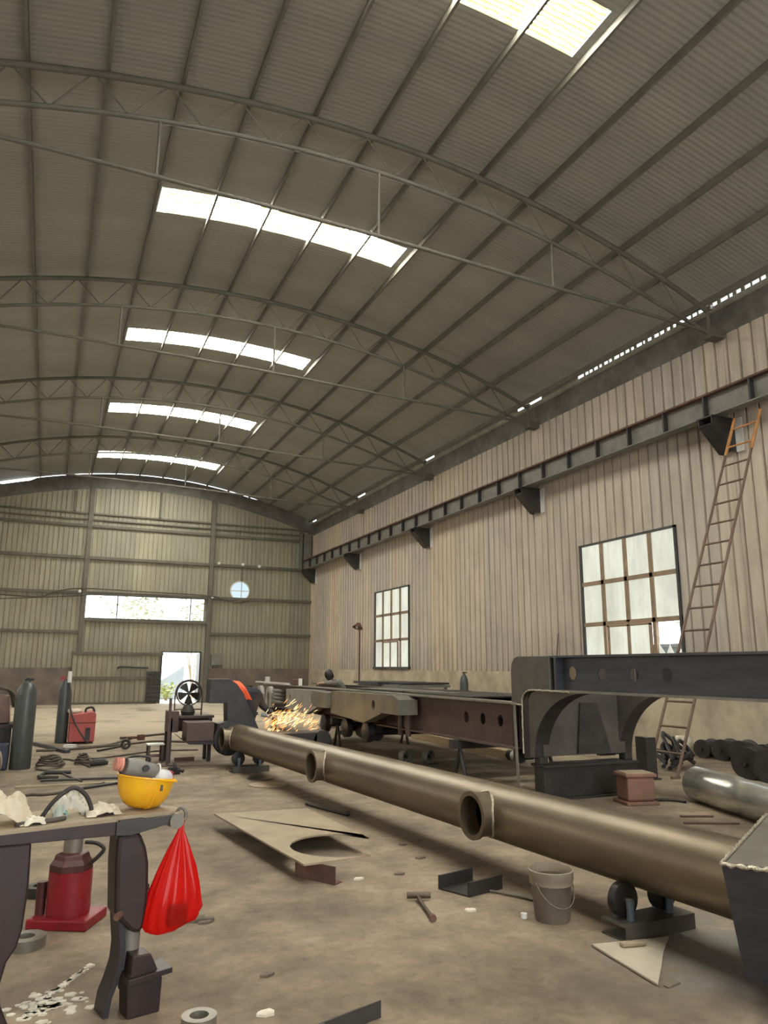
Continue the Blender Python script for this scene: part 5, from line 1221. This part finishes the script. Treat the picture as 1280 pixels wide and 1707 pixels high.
    for s_ in ('l', 'r'):
        a, b = V(J['a'+s_]), V(J['t'+s_]); q = (b-a); q.z = 0; q.normalize(); n = V(-q.y, q.x, 0)
        rr = []
        for f_, w_, h_ in ((-.07, .035, .07), (-.02, .042, .10), (.06, .046, .07), (.15, .044, .045), (.19, .025, .03)):
            p = V(a.x, a.y, 0)+q*f_; rr.append([p-n*w_, p+n*w_, p+n*w_*.8+V(0, 0, h_), p-n*w_*.8+V(0, 0, h_)])
        t.part('boot', MB().rings(rr), 'rubber', smooth=60)
    hb, ht = V(J['headbase']), V(J['headtop']); face = V(J['face']).normalized(); up = (ht-hb).normalized(); c = hb.lerp(ht, .5); side_ = up.cross(face).normalized()
    fm = MB().ball(c+face*.092-up*.02, .017, 10, (1, 1, 1.3))
    for s_ in (-1, 1): fm.ball(c+side_*.088*s_-up*.01, .02, 10, (.6, 1, 1.4))
    t.part('nose_and_ears', fm, 'skin', smooth=60)
    ey = MB()
    for s_ in (-1, 1): ey.ball(c+face*.078+side_*.033*s_+up*.012, .011, 8)
    ey.cyl(c+face*.083-up*.05-side_*.02, c+face*.083-up*.05+side_*.02, .005, seg=6)
    t.part('eyes_and_mouth', ey, 'hair')
    helmet_fn(t, c, up, face, side_)
    return t
def cap_fn(m):
    def f(t, c, up, face, side_):
        rr = []
        for r_, z_ in ((.112, -.005), (.116, .03), (.105, .075), (.075, .105), (.03, .12), (.004, .123)):
            rr.append([c+up*z_-face*.005+(side_*math.cos(2*PI*k/20)*.95+face*math.sin(2*PI*k/20)*1.08)*r_ for k in range(20)])
        t.part('cap', MB().rings(rr), m, smooth=60)
    return f
def welding_mask(t, c, up, face, side_):
    rr = []
    for a, w_, h0 in ((-.02, .115, 1), (.04, .125, 1), (.09, .115, .95), (.125, .085, .85), (.14, .04, .6)):
        rr.append([c+face*a+side_*w_*math.cos(2*PI*k/18)+up*(.135*h0*math.sin(2*PI*k/18)-.01) for k in range(18)])
    mk = t.part('welding_mask', MB().rings(rr), 'rubber', smooth=60)
    q = c+face*.135+up*.02; b = MB(); u = side_*.045; v = up*.025
    b.rings([[q-u-v, q+u-v, q+u+v, q-u+v], [q-u-v+face*.015, q+u-v+face*.015, q+u+v+face*.015, q-u+v+face*.015]]); t.part('visor', b, 'blacksteel', parent=mk)
def hood_fn(m):
    def f(t, c, up, face, side_):
        rot = Matrix((side_, face, up)).transposed()
        t.part('hood', MB().ball(c-face*.015+up*.01, .125, 20, (.98, 1.0, 1.12), rot), m, smooth=60)
    return f
# worker with the grinder: stooped, side-on to the camera, facing right
wx, wy = 3.79, 15.3
J1 = dict(pelvis=(wx-.02, wy, .74), belly=(wx, wy-.02, .93), chest=(wx+.03, wy+.06, 1.16), neck=(wx+.06, wy+.26, 1.22), headbase=(wx+.08, wy+.34, 1.20), headtop=(wx+.10, wy+.45, 1.12),
          sl=(wx-.18, wy+.12, 1.14), el=(wx-.10, wy+.38, .92), wl=(wx+.18, wy+.42, .74), sr=(wx+.22, wy+.10, 1.12), er=(wx+.36, wy+.22, .88), wr=(wx+.55, wy+.06, .71),
          hl=(wx-.12, wy, .70), kl=(wx-.16, wy+.36, .50), al=(wx-.14, wy+.08, .09), tl=(wx-.13, wy+.2, .05), hr=(wx+.10, wy, .70), kr=(wx+.16, wy+.36, .50), ar=(wx+.14, wy+.06, .09), tr=(wx+.15, wy+.18, .05), face=(.15, .75, -.6))
p1 = person('person in dark clothes with an orange back flap crouching beside the grinding sparks', (wx, wy, 0), J1, 'navy', hood_fn('navy'), 1.75)
def cape(u, v):
    a_ = -1.0+.85*v+(u-.5)*(.95-.5*v); z_ = 1.385-.36*v
    q = 1+.05*mnoise.noise(V(u*4, v*4, 0)); back = .26*max(0, 1-v*2.2)**2
    return V(wx+.0+math.sin(a_)*.33*q, wy+.02+back-math.cos(a_)*.27*q*(1-.25*max(0, 1-v*2)), z_-.03*abs(u-.5))
p1.part('orange_flap', MB().grid(cape, 14, 16), 'orange', solid=.012, smooth=60, label='bright orange flap over back and shoulder')
wx = 3.42
t = Thing('angle_grinder', 'angle grinder held by the crouching worker beside the sparks', 'grinder', (wx+.8, wy, .66))
t.part('body', MB().cyl((wx+.66, wy+.02, .71), (wx+.95, wy+.0, .66), .035, seg=14), 'bluepaint', smooth=50)
t.part('disc', MB().cyl((wx+.97, wy, .615), (wx+.975, wy, .62), .06, seg=20), 'darksteel'); t.part('head', MB().cyl((wx+.97, wy, .61), (wx+.96, wy, .69), .032, seg=12), 'darksteel', smooth=50)
t.part('side_handle', MB().cyl((wx+.86, wy, .68), (wx+.86, wy-.14, .70), .015, seg=10), 'rubber')
single('work_block', 'dark steel piece on the floor under the grinding sparks', 'steel piece', MB().bb(4.35, 5.2, 15.0, 15.6, 0, .36).cyl((5.3, 15.3, .2), (5.3, 15.0, .2), .2, seg=24), 'darksteel', (4.8, 15.3, 0), bevel=.02)
single('red_block', 'small reddish block on the floor in front of the sparks', 'block', MB().bb(4.55, 4.85, 14.6, 14.75, 0, .18), 'rust', (4.7, 14.68, 0), bevel=.02)
# sparks
so = V(wx+.98, wy-.02, .62)
sa, sb = MB(), MB()
for k in range(230):
    d = abs(random.gauss(0, 1))
    p = so+V(random.uniform(-.22, .82), random.gauss(0, .12), .12*random.gauss(0, 1)+.02-.16*random.random())
    p.z += .08*math.exp(-((p.x-so.x-.3)/.3)**2)
    q = V(random.gauss(.70, .16), random.gauss(0, .2), random.gauss(.55, .16)).normalized(); ln = random.uniform(.025, .075); r_ = random.uniform(.0014, .0028)
    (sb if random.random() < .3 else sa).tube([p-q*ln, p, p+q*ln], [.0006, r_, .0006], 4)
t = Thing('sparks', 'shower of orange grinding sparks behind the long pipe', 'sparks', so)
t.o['kind'] = 'stuff'
t.part('orange_sparks', sa, 'sparks'); t.part('white_sparks', sb, 'sparkhot')
add_light('spark_glow', 'POINT', (so.x+.15, so.y-.1, so.z+.1), 14, (1, .55, .2), .12)
# welder bent over the trailer
wx, wy = 7.12, 18.45
J2 = dict(pelvis=(wx, wy, .93), belly=(wx-.08, wy, 1.10), chest=(wx-.22, wy, 1.28), neck=(wx-.34, wy, 1.38), headbase=(wx-.40, wy, 1.44), headtop=(wx-.46, wy, 1.57),
          sl=(wx-.24, wy+.20, 1.27), el=(wx-.42, wy+.28, 1.28), wl=(wx-.62, wy+.14, 1.27), sr=(wx-.24, wy-.20, 1.27), er=(wx-.44, wy-.26, 1.28), wr=(wx-.64, wy-.10, 1.27),
          hl=(wx, wy+.10, .90), kl=(wx-.04, wy+.12, .50), al=(wx, wy+.13, .09), tl=(wx-.12, wy+.14, .05), hr=(wx, wy-.10, .90), kr=(wx-.02, wy-.12, .50), ar=(wx+.02, wy-.13, .09), tr=(wx-.1, wy-.14, .05), face=(-.85, -.2, -.5))
person('person in grey clothes and black welding mask bending over the trailer', (wx, wy, 0), J2, 'greycloth', welding_mask)
single('bright_flap', 'small brown box with a white tag on the far end of the trailer', 'box', MB().bb(5.83, 6.03, 18.6, 19.0, 1.206, 1.36), 'rust', (5.93, 18.8, 1.206), bevel=.01)
single('white_tag', 'white card leaning on the small brown box on the trailer', 'card', MB().bb(5.88, 5.97, 18.52, 18.56, 1.206, 1.38), 'white', (5.93, 18.54, 1.206))
